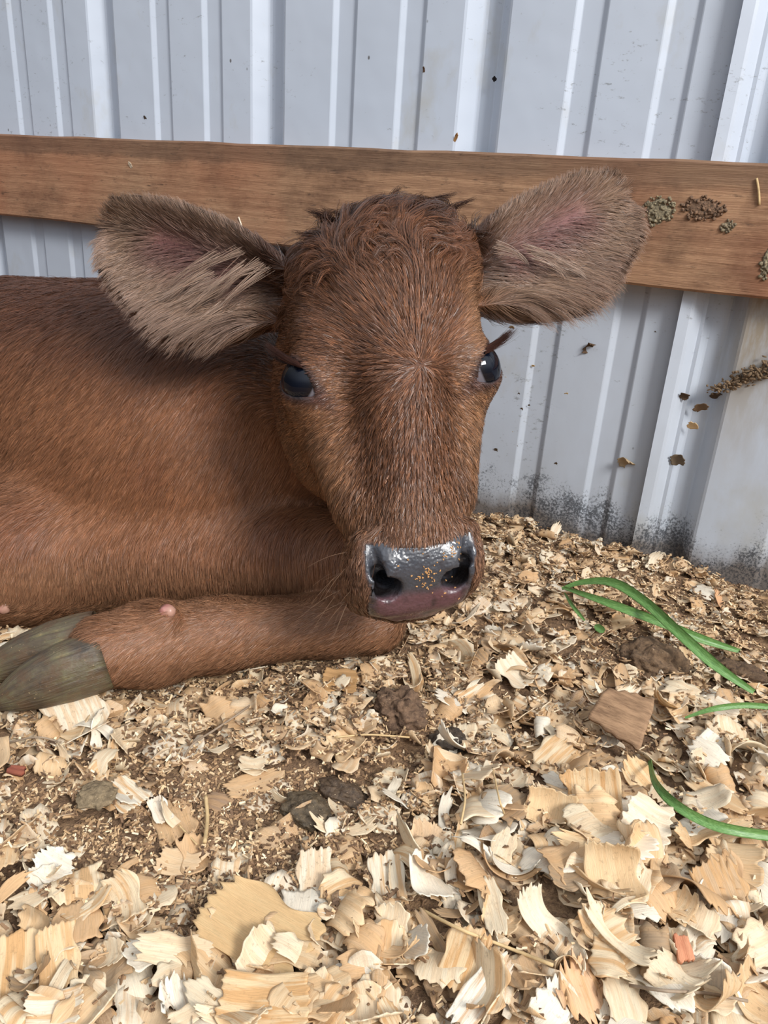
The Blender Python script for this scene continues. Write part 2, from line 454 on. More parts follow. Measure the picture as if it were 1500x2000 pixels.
# trunk, neck and legs, laid out in the barn's own coordinates
UPc = AZ * 1.0
BODY = []
def torso_R(yaw):
    cx, sx = math.cos(yaw), math.sin(yaw)
    Rw = np.array([[cx, sx, 0], [-sx, cx, 0], [0, 0, 1]])
    return Rw @ RW                              # rows: body axes written in camera coordinates
TY = 0.0
knee = px(716, 1196, 0.588)
elbow = px(95, 1080, 0.610)
fet = px(298, 1257, 0.515)
past = px(205, 1272, 0.492)
def body_field(p):
    Rt = torso_R(0.05)
    D = s_ell(p, W(-0.62, 0.480, 0.106), (0.30, 0.125, 0.118), Rt)                       # ribcage
    D = smin(D, s_ell(p, W(-0.95, 0.49, 0.088), (0.26, 0.13, 0.115), Rt), 0.06)          # belly and rump
    D = smin(D, s_ell(p, W(-0.47, 0.480, 0.105), (0.130, 0.108, 0.112), Rt), 0.05)        # shoulder and chest
    D = smin(D, s_ell(p, W(-0.50, 0.49, 0.160), (0.13, 0.060, 0.060), Rt), 0.05)         # withers
    D = smin(D, s_cap(p, W(-0.43, 0.515, 0.142), h2c(0, -0.035, -0.062), 0.066, 0.044), 0.035)   # neck
    D = smin(D, s_cap(p, W(-0.38, 0.525, 0.095), h2c(0, 0.00, -0.092), 0.054, 0.026), 0.035)
    D = smin(D, s_ell(p, px(300, 1000, 0.645), (0.130, 0.070, 0.065)), 0.05)               # upper arm muscle
    # folded foreleg: forearm forward to the knee, cannon back to the hoof
    fa = s_cap(p, elbow, px(540, 1085, 0.600), 0.050, 0.040)
    fa = smin(fa, s_cap(p, px(540, 1085, 0.600), px(672, 1095, 0.590), 0.037, 0.0325), 0.02)
    fa = smin(fa, s_cap(p, px(672, 1095, 0.590), knee + np.array([-.006, -.006, .004]), 0.0315, 0.028), 0.02)
    D = smin(D, fa, 0.013)
    D = smin(D, s_ell(p, px(20, 1090, 0.60), (0.06, 0.052, 0.055)), 0.03)                # elbow end
    return D
def cannon_field(p):
    c = s_cap(p, knee + np.array([0.004, 0.006, -0.004]), px(640, 1218, 0.562), 0.0250, 0.0215)
    c = smin(c, s_cap(p, px(640, 1218, 0.562), px(430, 1238, 0.535), 0.0215, 0.0240), 0.012)
    c = smin(c, s_cap(p, px(430, 1238, 0.535), fet, 0.0230, 0.0262), 0.012)
    c = smin(c, s_cap(p, fet, past, 0.0250, 0.0225), 0.012)
    c = smin(c, s_ell(p, px(318, 1212, 0.500), (0.010, 0.008, 0.008)), 0.008)            # swelling under the dewclaw
    return c
B_HEAD = (h2c(0, 0.01, -0.02), 0.20)
def calf_field(p):                              # p (...,3) camera coordinates
    D = body_field(p)
    D = smin(D, cannon_field(p), 0.005)
    dh = np.sqrt(((p - B_HEAD[0]) ** 2).sum(-1))
    if (dh < 0.21).any():
        D = smin(D, np.where(dh < 0.21, head_field(p), 1.0), 0.014)
    for E in EARS:
        mid = E[0] + E[1] * E[4] / 2
        de = np.sqrt(((p - mid) ** 2).sum(-1))
        if (de < 0.13).any():
            D = smin(D, np.where(de < 0.13, ear_field(p, E), 1.0), 0.010)
    return D

def axis(segs):                                 # [(start, end, step)...] -> rectilinear coordinates
    out = []
    for a, b, s in segs:
        n = max(1, int(round((b - a) / s))); out.append(np.linspace(a, b, n, endpoint=False))
    out.append([segs[-1][1]])
    return np.concatenate(out)
FINE = 0.0016
gx = axis([(-0.80, -0.46, 0.008), (-0.46, -0.19, 0.0035), (-0.19, 0.185, FINE), (0.185, 0.23, 0.005)])
gy = axis([(-0.29, -0.215, 0.004), (-0.215, 0.068, FINE), (0.068, 0.16, 0.0025), (0.16, 0.20, 0.008)])
gz = axis([(0.385, 0.565, FINE), (0.565, 0.70, 0.003), (0.70, 1.15, 0.009)])

def surface_nets(gx, gy, gz, field, B=24):
    nx, ny, nz = len(gx), len(gy), len(gz)
    D = np.full((nx, ny, nz), 1.0, np.float32)
    for i in range(0, nx, B):
        for j in range(0, ny, B):
            for k in range(0, nz, B):
                ii = slice(i, min(i + B, nx)); jj = slice(j, min(j + B, ny)); kk = slice(k, min(k + B, nz))
                xs, ys, zs = gx[ii], gy[jj], gz[kk]
                c = np.array([(xs[0] + xs[-1]) / 2, (ys[0] + ys[-1]) / 2, (zs[0] + zs[-1]) / 2])
                ext = np.linalg.norm([xs[-1] - xs[0], ys[-1] - ys[0], zs[-1] - zs[0]]) / 2
                cs = np.array(np.meshgrid([xs[0], c[0], xs[-1]], [ys[0], c[1], ys[-1]], [zs[0], c[2], zs[-1]], indexing='ij')).reshape(3, -1).T
                dv = field(cs)
                if dv.min() > ext * 0.75 + 0.012 or dv.max() < -(ext * 0.75 + 0.012):
                    D[ii, jj, kk] = dv[13]; continue
                P = np.stack(np.meshgrid(xs, ys, zs, indexing='ij'), -1)
                D[ii, jj, kk] = field(P)
    ins = D < 0
    cnt = np.zeros((nx - 1, ny - 1, nz - 1), np.int8)
    for a in (0, 1):
        for b in (0, 1):
            for c in (0, 1):
                cnt += ins[a:nx - 1 + a, b:ny - 1 + b, c:nz - 1 + c]
    act = (cnt > 0) & (cnt < 8)
    I = np.argwhere(act)
    idx = np.full(act.shape, -1, np.int32); idx[act] = np.arange(len(I))
    G = (gx, gy, gz)
    acc = np.zeros((len(I), 3)); num = np.zeros(len(I))
    corners = [(a, b, c) for a in (0, 1) for b in (0, 1) for c in (0, 1)]
    for ax in range(3):
        for (a, b, c) in corners:
            if (a, b, c)[ax]: continue
            o0 = np.array([a, b, c]); o1 = o0.copy(); o1[ax] = 1
            J0 = I + o0; J1 = I + o1
            d0 = D[J0[:, 0], J0[:, 1], J0[:, 2]]; d1 = D[J1[:, 0], J1[:, 1], J1[:, 2]]
            m = (d0 < 0) != (d1 < 0)
            t = np.where(m, d0 / np.where(m, d0 - d1, 1), 0)
            p0 = np.stack([G[q][J0[:, q]] for q in range(3)], 1); p1 = np.stack([G[q][J1[:, q]] for q in range(3)], 1)
            acc += np.where(m[:, None], p0 + (p1 - p0) * t[:, None], 0); num += m
    V = acc / num[:, None]
    Q = []
    for ax in range(3):
        u, v = [(1, 2), (2, 0), (0, 1)][ax]
        sl0 = [slice(None)] * 3; sl1 = [slice(None)] * 3
        sl0[ax] = slice(0, -1); sl1[ax] = slice(1, None)
        a = ins[tuple(sl0)]; b = ins[tuple(sl1)]
        ch = np.argwhere(a != b)
        ok = (ch[:, u] > 0) & (ch[:, v] > 0) & (ch[:, u] < ins.shape[u] - 1) & (ch[:, v] < ins.shape[v] - 1)
        ch = ch[ok]
        fl = a[ch[:, 0], ch[:, 1], ch[:, 2]]
        def cell(du, dv):
            c = ch.copy(); c[:, u] -= du; c[:, v] -= dv
            return idx[c[:, 0], c[:, 1], c[:, 2]]
        q = np.stack([cell(1, 1), cell(0, 1), cell(0, 0), cell(1, 0)], 1)
        q[~fl] = q[~fl][:, ::-1]
        Q.append(q)
    return V, np.concatenate(Q)
import time as _t
_t0 = _t.time()
BV, BQ = surface_nets(gx, gy, gz, calf_field)
# drop stray crumbs: keep the largest connected piece
def keep_largest(V, Q):
    par = np.arange(len(V))
    e = np.concatenate([Q[:, [0, 1]], Q[:, [1, 2]], Q[:, [2, 3]], Q[:, [3, 0]]])
    while True:
        m = np.minimum(par[e[:, 0]], par[e[:, 1]])
        new = par.copy()
        np.minimum.at(new, e[:, 0], m); np.minimum.at(new, e[:, 1], m)
        new = new[new]
        if (new == par).all(): break
        par = new
    lab, c = np.unique(par, return_counts=True)
    keep = par == lab[c.argmax()]
    mp = np.cumsum(keep) - 1
    Q = mp[Q[keep[Q].all(1)]]
    return V[keep], Q
BV, BQ = keep_largest(BV, BQ)
print('calf body', len(BV), 'verts', round(_t.time() - _t0, 1), 's')
def relax(V, Q, n=2, lam=0.4):
    e = np.concatenate([Q[:, [0, 1]], Q[:, [1, 2]], Q[:, [2, 3]], Q[:, [3, 0]]])
    for _ in range(n):
        acc = np.zeros_like(V); c = np.zeros(len(V))
        for a, b in ((0, 1), (1, 0)):
            for k in range(3): acc[:, k] += np.bincount(e[:, a], V[e[:, b], k], len(V))
            c += np.bincount(e[:, a], minlength=len(V))
        V = V + lam * (acc / c[:, None] - V)
    return V
BV = relax(BV, BQ, 2, 0.35)
# ---------------------------------------------------------------- calf: colours of skin and coat
def field_normals(V, Q):
    n = np.zeros_like(V)
    a = V[Q[:, 2]] - V[Q[:, 0]]; b = V[Q[:, 3]] - V[Q[:, 1]]
    fn = np.cross(a, b)
    for k in range(4):
        for c in range(3): n[:, c] += np.bincount(Q[:, k], fn[:, c], len(V))
    return unit(n)
BN = field_normals(BV, BQ)
C = lambda *a: np.array(lin(*a))
def vnoise(p, s, seed=0):                       # cheap smooth 3D value noise, -1..1
    q = p * s + seed * 13.7
    i = np.floor(q).astype(np.int64); f = q - i; f = f * f * (3 - 2 * f)
    def hsh(a, b, c):
        h = (a * 374761393 + b * 668265263 + c * 2147483647 + seed * 974634777) & 0xffffffff
        h = ((h ^ (h >> 13)) * 1274126177) & 0xffffffff
        return ((h ^ (h >> 16)) & 0xffff) / 32767.5 - 1
    r = 0
    for dx in (0, 1):
        for dy in (0, 1):
            for dz in (0, 1):
                wgt = (f[..., 0] if dx else 1 - f[..., 0]) * (f[..., 1] if dy else 1 - f[..., 1]) * (f[..., 2] if dz else 1 - f[..., 2])
                r = r + wgt * hsh(i[..., 0] + dx, i[..., 1] + dy, i[..., 2] + dz)
    return r
def lerp(a, b, t):
    return a + (b - a) * np.asarray(t)[..., None]
def ear_masks(p):
    out = []
    for E in EARS:
        u, v, n, L = ear_local(p, E)
        hw = EW(u) * E[5]
        inside = (u > -0.05) & (u < 1.12) & (np.abs(v) < hw * 1.4 + 0.006) & (np.abs(n) < 0.045)
        inside &= np.abs(ear_field(p, E)) < 0.0035 + 0.006 * smoothstep(0.25, 0.0, u)
        depth = 0.016 * (1 - 0.45 * u)
        r = v / np.maximum(hw, 0.004)
        nc = E[6] * depth * np.clip(r, -1.3, 1.3) ** 2 - 0.010 - 0.012 * (1 - np.clip(u, 0, 1)) ** 2
        front = n > nc - 0.001
        out.append((inside, u, r, front))
    return out
def is_head(p):
    q = c2h(p)
    return smoothstep(0.20, 0.165, np.sqrt(((p - B_HEAD[0]) ** 2).sum(-1))) * smoothstep(-0.11, -0.085, q[..., 2] + 0.15 * np.clip(-q[..., 1] - 0.02, 0, 1))
def nose_mask(p):
    q = c2h(p); w_, d, f = q[..., 0], q[..., 1], q[..., 2]
    aw = np.abs(w_)
    top = 0.1190 - 0.0055 * smoothstep(0.012, 0.026, aw) + 0.0018 * vnoise(p, 160, 3)   # the pad's upper edge, higher over the nostrils
    m = smoothstep(0, 0.0022, d - top) * smoothstep(0.0325, 0.0290, aw + 0.0012 * vnoise(p, 200, 5) + 0.12 * np.clip(d - 0.125, 0, 1)) * smoothstep(-0.012, -0.006, f)
    return m
def coat_colour(p, n):
    q = c2h(p); w_, d, f = q[..., 0], q[..., 1], q[..., 2]
    hd = is_head(p)
    wz = c2w(p)[..., 2]
    col = np.broadcast_to(C(150, 95, 62), p.shape).copy()
    v1 = vnoise(p, 22, 1); v2 = vnoise(p, 60, 2)
    col = lerp(col, C(166, 108, 74), smoothstep(-0.2, 0.7, v1) * 0.55)
    col = lerp(col, C(128, 72, 42), smoothstep(0.0, 0.8, -v1) * 0.5)
    # reddish dark wool along the back
    col = lerp(col, C(104, 58, 34), smoothstep(0.15, 0.225, wz + 0.012 * v2) * (1 - hd))
    # legs paler
    px_, py_ = p[..., 0] / p[..., 2] * F + 750, p[..., 1] / p[..., 2] * F + 1000
    leg = smoothstep(0.075, 0.05, wz)
    col = lerp(col, C(160, 112, 82), leg * 0.7 * (1 - hd))
    # head
    h = np.broadcast_to(C(140, 84, 50), p.shape).copy()
    h = lerp(h, C(122, 70, 40), smoothstep(-0.02, -0.07, d) * 0.8)
    h = lerp(h, C(172, 114, 76), smoothstep(0.020, 0.038, np.abs(w_)) * smoothstep(-0.01, 0.03, d))
    h = lerp(h, C(178, 122, 84), smoothstep(0.030, 0.050, w_) * smoothstep(-0.075, -0.03, d) * 0.8)
    h = lerp(h, C(150, 98, 66), smoothstep(0.075, 0.10, d) * 0.8)
    h = lerp(h, C(112, 66, 40), np.exp(-((np.abs(w_) - 0.024) / 0.008) ** 2 - ((d - 0.022) / 0.022) ** 2) * 0.7)
    h = lerp(h, C(160, 110, 84), smoothstep(0.105, 0.125, d) * 0.6)
    h = lerp(h, C(118, 70, 42), smoothstep(0.1, 0.8, v2) * 0.4) * np.array([0.83, 0.87, 0.93])
    for s in (-1, 1):
        ec, out, lng, prp = EYES[s]
        qq = (p - E0) @ HR.T
        e = qq - ec
        u = e @ lng; v = e @ prp; o = e @ out
        ring = np.sqrt((u / 0.0158) ** 2 + (v / 0.0094) ** 2)
        h = lerp(h, C(84, 50, 42), smoothstep(1.5, 1.05, ring) * (o > 0))
        h = lerp(h, C(34, 22, 22), smoothstep(1.16, 0.95, ring) * (o > 0))
        # tear line from the inner corner
        tl = np.clip(u, 0.012, 0.034)
        dd = np.sqrt((u - tl) ** 2 + (v * 1.0) ** 2)
        h = lerp(h, C(110, 68, 56), smoothstep(0.0065, 0.001, dd) * 0.7 * (o > -0.01) * smoothstep(0.034, 0.018, u))
    # mouth, chin and nostril rims
    nm = nose_mask(p)
    h = lerp(h, C(70, 54, 52), smoothstep(0.0, 0.5, nm) * 0.9)
    col = lerp(col, h, hd)
    for (ins, u, r, front) in ear_masks(p):
        ec = np.broadcast_to(C(150, 116, 94), p.shape).copy()
        ec = lerp(ec, C(118, 88, 72), smoothstep(0.2, 0.8, v2) * 0.6)
        pink = np.exp(-((r + 0.10) / 0.42) ** 2) * smoothstep(0.10, 0.25, u) * smoothstep(0.86, 0.66, u) * front
        ec = lerp(ec, C(128, 82, 78), pink)
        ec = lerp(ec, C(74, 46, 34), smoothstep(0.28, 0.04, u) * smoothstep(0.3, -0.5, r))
        ec = lerp(ec, C(126, 78, 50), (~front) * 0.8)
        bl = ins * smoothstep(-0.04, 0.08, u)
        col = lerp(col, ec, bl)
    return col
BC = coat_colour(BV, BN)

calf = bpy.data.objects.new('calf', None); link(calf)
calf.location = Vector(c2w(px(330, 1180, 0.66)) * np.array([1, 1, 0]))
CL = np.array(calf.location)
tag(calf, 'red-brown newborn calf lying folded on the wood shavings beside the metal wall', 'calf')

def skin_material():
    m, nt, lk, P = mat_new('calf_skin')
    a = nt.new('ShaderNodeAttribute'); a.attribute_name = 'coat'
    geo = nt.new('ShaderNodeNewGeometry')
    n1 = noise(nt, lk, geo.outputs['Position'], 900, 3, 0.6)
    r = rampv(nt, [(0.25, 0.60), (0.75, 1.0)]); lk.new(n1.outputs[0], r.inputs[0])
    lk.new(mix(nt, lk, 1.0, a.outputs['Color'], r.outputs[0], 'MULTIPLY'), P.inputs['Base Color'])
    P.inputs['Roughness'].default_value = 0.6
    lk.new(bump(nt, lk, n1.outputs[0], 0.5, 0.0008), P.inputs['Normal'])
    return m
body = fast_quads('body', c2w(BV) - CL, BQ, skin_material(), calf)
BC = BC * (1 - 0.42 * is_head(BV))[:, None]  # head skin darkened: shade in the gaps between hair clumps put into the colour
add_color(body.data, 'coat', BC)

# -------- the wet naked nose pad, its own skin over the muzzle
def nose_material():
    m, nt, lk, P = mat_new('wet_nose')
    a = nt.new('ShaderNodeAttribute'); a.attribute_name = 'coat'
    geo = nt.new('ShaderNodeNewGeometry'); pos = geo.outputs['Position']
    v = nt.new('ShaderNodeTexVoronoi'); v.inputs['Scale'].default_value = 620; v.feature = 'SMOOTH_F1'; lk.new(pos, v.inputs['Vector'])
    n1 = noise(nt, lk, pos, 260, 4, 0.65)
    c = mix(nt, lk, n1.outputs[0], (0.55, 0.5, 0.5), (1.35, 1.35, 1.35))
    lk.new(mix(nt, lk, 1.0, a.outputs['Color'], c, 'MULTIPLY'), P.inputs['Base Color'])
    n2 = noise(nt, lk, pos, 120, 3, 0.6)
    rr = rampv(nt, [(0.38, 0.20), (0.62, 0.50)]); lk.new(n2.outputs[0], rr.inputs[0])
    lk.new(rr.outputs[0], P.inputs['Roughness'])
    P.inputs['Specular IOR Level'].default_value = 0.6
    P.inputs['Coat Weight'].default_value = 0.20; P.inputs['Coat Roughness'].default_value = 0.12
    hgt = math_(nt, lk, 'ADD', v.outputs['Distance'], math_(nt, lk, 'MULTIPLY', n2.outputs[0], 1.2))
    lk.new(bump(nt, lk, hgt, 0.40, 0.0009), P.inputs['Normal'])
    return m
nmk = nose_mask(BV)
_q = c2h(BV)
def nostril(q): return np.minimum(*[np.sqrt((((q - np.array([s * 0.0205, 0.1365, 0.0175])) / np.array([0.0080, 0.0072, 0.0085])) ** 2).sum(-1)) for s in (-1, 1)])
in_nose = nostril(_q)
sel = (nmk[BQ] > 0.12).all(1) & ~(in_nose[BQ] < 0.80).any(1)
uq, inv = np.unique(BQ[sel], return_inverse=True)
NV = BV[uq]; NN = BN[uq]; NQ = inv.reshape(-1, 4)
NV = NV + NN * (0.0007 * smoothstep(0.12, 0.7, nmk[uq]))[:, None] - NN * 0.0001
q = c2h(NV)
ncol = np.broadcast_to(C(62, 64, 70), NV.shape).copy()
ncol = lerp(ncol, C(92, 62, 66), smoothstep(0.1410, 0.1470, q[:, 1] + 0.0012 * vnoise(NV, 200, 9)) * smoothstep(0.031, 0.022, np.abs(q[:, 0])))
ncol = lerp(ncol, C(44, 34, 34), smoothstep(0.15, 0.8, vnoise(NV, 240, 12)) * 0.8 * smoothstep(0.118, 0.130, q[:, 1]))
ncol = lerp(ncol, C(108, 76, 62), smoothstep(0.45, 0.12, nmk[uq]) * 0.8)
inner = nostril(q)
ncol = lerp(ncol, C(20, 16, 16), smoothstep(1.25, 0.9, inner))  # pad near-black round the nostrils, shade of the opening put into the colour
nose = fast_quads('nose_pad', c2w(NV) - CL, NQ, nose_material(), calf)
nose['label'] = 'wet slate-grey nose pad with pinkish upper lip'
add_color(nose.data, 'coat', ncol)
body.data.attributes['coat'].data.foreach_set('color', np.concatenate([lerp(BC, C(16, 11, 10), smoothstep(1.9, 1.2, in_nose) * (nmk > 0.1)), np.ones((len(BC), 1))], 1).astype(np.float32).ravel())  # nostril lining painted near-black, the hollow's shade is in the skin colour

# -------- eyes
def eye_material(s):
    m, nt, lk, P = mat_new('calf_eye')
    a = nt.new('ShaderNodeAttribute'); a.attribute_name = 'ang'
    c = ramp(nt, [(0.0, lin(8, 11, 20)), (0.42, lin(9, 14, 26)), (0.60, lin(14, 16, 24)), (0.70, lin(24, 20, 22)), (0.745, lin(104, 100, 106)), (1.0, lin(130, 118, 120))])
    lk.new(a.outputs['Fac'], c.inputs[0]); lk.new(c.outputs[0], P.inputs['Base Color'])
    P.inputs['Roughness'].default_value = 0.05; P.inputs['Specular IOR Level'].default_value = 0.32
    return m
def sphere_mesh(nu, nv):
    V = []; Q = []
    for j in range(nv + 1):
        th = math.pi * j / nv
        for i in range(nu):
            ph = 2 * math.pi * i / nu
            V.append((math.sin(th) * math.cos(ph), math.sin(th) * math.sin(ph), math.cos(th)))
    for j in range(nv):
        for i in range(nu):
            Q.append((j * nu + i, (j + 1) * nu + i, (j + 1) * nu + (i + 1) % nu, j * nu + (i + 1) % nu))
    return np.array(V), np.array(Q)
for s in (-1, 1):
    ec, out, lng, prp = EYES[s]
    SV, SQ = sphere_mesh(56, 32)
    gaze = unit(np.array([s * 0.80, -0.02, 0.60]) - 0.16 * lng)
    dt = SV @ gaze
    ang = np.arccos(np.clip(dt, -1, 1)) / (math.pi / 2)
    bul = 1 + 0.06 * smoothstep(0.75, 0.35, ang)     # cornea bulge
    hv = SV * EYE_R * bul[:, None]
    pc = E0 + (hv + ec) @ HR
    eo = fast_quads('eye', c2w(pc) - CL, SQ, eye_material(s), calf)
    at = eo.data.attributes.new('ang', 'FLOAT', 'POINT'); at.data.foreach_set('value', (ang * 0.98).astype(np.float32))
    eo['label'] = 'glossy blue-black eye on the side nearer the wall' if s > 0 else 'glossy blue-black eye with a grey rim, on the side of the body'

# -------- hoof: two claws and the dewclaws
def hoof_material():
    m, nt, lk, P = mat_new('calf_hoof')
    tc = nt.new('ShaderNodeTexCoord'); v = tc.outputs['Object']
    geo = nt.new('ShaderNodeNewGeometry')
    a = nt.new('ShaderNodeAttribute'); a.attribute_name = 'uvw'
    g = noise(nt, lk, mapping(nt, lk, a.outputs['Vector'], (0.8, 9, 1)), 4, 6, 0.6, 0.4)
    g2 = noise(nt, lk, geo.outputs['Position'], 45, 4, 0.6)
    c = ramp(nt, [(0.34, lin(50, 43, 36)), (0.47, lin(84, 72, 56)), (0.58, lin(100, 92, 66)), (0.68, lin(150, 130, 84))])
    f = math_(nt, lk, 'ADD', math_(nt, lk, 'MULTIPLY', g.outputs[0], 0.45), math_(nt, lk, 'MULTIPLY', g2.outputs[0], 0.55))
    lk.new(f, c.inputs[0])
    sp = noise(nt, lk, geo.outputs['Position'], 650, 2, 0.6)
    r = rampv(nt, [(0.70, 0), (0.76, 0.7)]); lk.new(sp.outputs[0], r.inputs[0])
    dm = noise(nt, lk, geo.outputs['Position'], 95, 5, 0.7)
    dr = rampv(nt, [(0.46, 0), (0.60, 0.75)]); lk.new(dm.outputs[0], dr.inputs[0])
    hc_ = mix(nt, lk, dr.outputs[0], c.outputs[0], lin(92, 70, 50))
    lk.new(mix(nt, lk, r.outputs[0], hc_, lin(190, 160, 120)), P.inputs['Base Color'])
    P.inputs['Roughness'].default_value = 0.46
    lk.new(bump(nt, lk, math_(nt, lk, 'ADD', g.outputs[0], g2.outputs[0]), 0.8, 0.002), P.inputs['Normal'])
    return m
M_HOOF = hoof_material()
def loft(path, frames, radii, name, mat, nseg=28, pw=2.3, flat=0.0):
    V = []; Q = []; U = []
    n = len(path)
    for i in range(n):
        r1, r2 = radii[i]
        e1, e2 = frames[i]
        for k in range(nseg):
            a = 2 * math.pi * k / nseg
            c_, s_ = math.cos(a), math.sin(a)
            rr = (abs(c_) ** pw + abs(s_) ** pw) ** (-1 / pw)
            y = s_ * rr * r2
            y = y * (1 - flat) if s_ < 0 else y
            V.append(path[i] + e1 * c_ * rr * r1 + e2 * y); U.append((i / n, k / nseg, 0))
    for i in range(n - 1):
        for k in range(nseg):
            k2 = (k + 1) % nseg
            Q.append((i * nseg + k, i * nseg + k2, (i + 1) * nseg + k2, (i + 1) * nseg + k))
    for i0, order in ((0, 1), (n - 1, -1)):
        c = len(V); V.append(path[i0]); U.append((i0 / n, 0, 0))
        for k in range(nseg):
            k2 = (k + 1) % nseg
            Q.append(((i0 * nseg + k), c, (i0 * nseg + k2), (i0 * nseg + k2))[::order] if False else (i0 * nseg + k, i0 * nseg + k2, c, c)[::order])
    Fc = [tuple(dict.fromkeys(f)) for f in Q]
    o = mesh_obj(name, c2w(np.array(V)) - CL, Fc, mat, calf, True)
    at = o.data.attributes.new('uvw', 'FLOAT_VECTOR', 'POINT'); at.data.foreach_set('vector', np.array(U, np.float32).ravel())
    return o
def claw(b, t, up, wid, label, bulge=0.001):
    U = unit(t - b); up = unit(up - U * np.dot(up, U)); sd = np.cross(U, up)
    L = np.linalg.norm(t - b); path = []; fr = []; rad = []
    for s in np.linspace(0, 1, 18):
        k = [(0, 1.0), (0.1, 1.04), (0.35, 1.0), (0.6, 0.84), (0.8, 0.60), (0.93, 0.34), (1.0, 0.10)]
        r = np.interp(s, [a for a, _ in k], [c for _, c in k])
        path.append(b + U * L * s - up * (0.004 * s * s) + up * bulge * math.sin(s * math.pi)); fr.append((sd, up)); rad.append((wid * r * 0.86, wid * r))
    o = loft(path, fr, rad, 'hoof', M_HOOF, flat=0.12); o['label'] = label
    return o
hup = np.array([0.18, -0.92, -0.35])
claw(px(206, 1290, 0.486), px(-22, 1368, 0.462), hup, 0.0200, 'olive-grey claw of the folded forefoot, lower one')
claw(px(196, 1248, 0.502), px(-55, 1312, 0.488), hup, 0.0190, 'olive-grey claw of the folded forefoot, upper one')

def dewclaw(c, r, label):
    SV, SQ = sphere_mesh(20, 12)
    m, nt, lk, P = mat_new('dewclaw_horn')
    a = nt.new('ShaderNodeTexCoord'); sp = nt.new('ShaderNodeSeparateXYZ'); lk.new(a.outputs['Generated'], sp.inputs[0])
    cr = ramp(nt, [(0.25, lin(92, 62, 48)), (0.5, lin(168, 112, 104)), (0.85, lin(176, 134, 116))]); lk.new(sp.outputs[0], cr.inputs[0])
    lk.new(cr.outputs[0], P.inputs['Base Color']); P.inputs['Roughness'].default_value = 0.35
    V = SV * np.array(r); V += unit(SV) * (vnoise(SV, 2.0, 4) * 0.12 * min(r))[:, None]
    o = fast_quads('dewclaw', c2w(c + V) - CL, SQ, m, calf); o['label'] = label
    return o
dewclaw(px(326, 1194, 0.4965), (0.0060, 0.0046, 0.0046), 'pink and grey dewclaw above the folded forefoot')
dewclaw(px(8, 1182, 0.560), (0.0060, 0.0065, 0.0060), 'small pink-white dewclaw under the belly')

# ---------------------------------------------------------------- calf: coat of real strands
def hair_material(name, rough=0.42, spec=0.5):
    m, nt, lk, P = mat_new(name)
    a = nt.new('ShaderNodeAttribute'); a.attribute_name = 'hcol'
    lk.new(a.outputs['Color'], P.inputs['Base Color'])
    n = nt.new('ShaderNodeAttribute'); n.attribute_name = 'hnrm'
    lk.new(n.outputs['Vector'], P.inputs['Normal'])
    P.inputs['Roughness'].default_value = rough; P.inputs['Specular IOR Level'].default_value = spec
    return m
M_HAIR = hair_material('calf_hair', 0.42, 0.42)
M_DARK = hair_material('calf_dark_hair', 0.5, 0.12)
def make_strands(name, roots, pts, rad, col, nrm, mat, parent=calf, taper=0.25):
    """pts: N x K x 3 in camera coordinates, rad: N"""
    N, K, _ = pts.shape
    hc = bpy.data.hair_curves.new(name)
    hc.add_curves([K] * N)
    P = c2w(pts.reshape(-1, 3)) - (CL if parent is not None else 0)
    hc.attributes['position'].data.foreach_set('vector', P.astype(np.float32).ravel())
    ra = hc.attributes.get('radius') or hc.attributes.new('radius', 'FLOAT', 'POINT')
    tp = np.linspace(1, taper, K)
    ra.data.foreach_set('value', (rad[:, None] * tp[None]).astype(np.float32).ravel())
    ca = hc.attributes.new('hcol', 'FLOAT_COLOR', 'CURVE')
    c = np.ones((N, 4), np.float32); c[:, :3] = col
    ca.data.foreach_set('color', c.ravel())
    na = hc.attributes.new('hnrm', 'FLOAT_VECTOR', 'CURVE')
    na.data.foreach_set('vector', (nrm @ RW.T).astype(np.float32).ravel())
    hc.materials.append(mat)
    o = bpy.data.objects.new(name, hc)
    return link(o, parent)
WH = np.array([0.0100, 0.0150])                  # the whorl between the eyes (across, down)
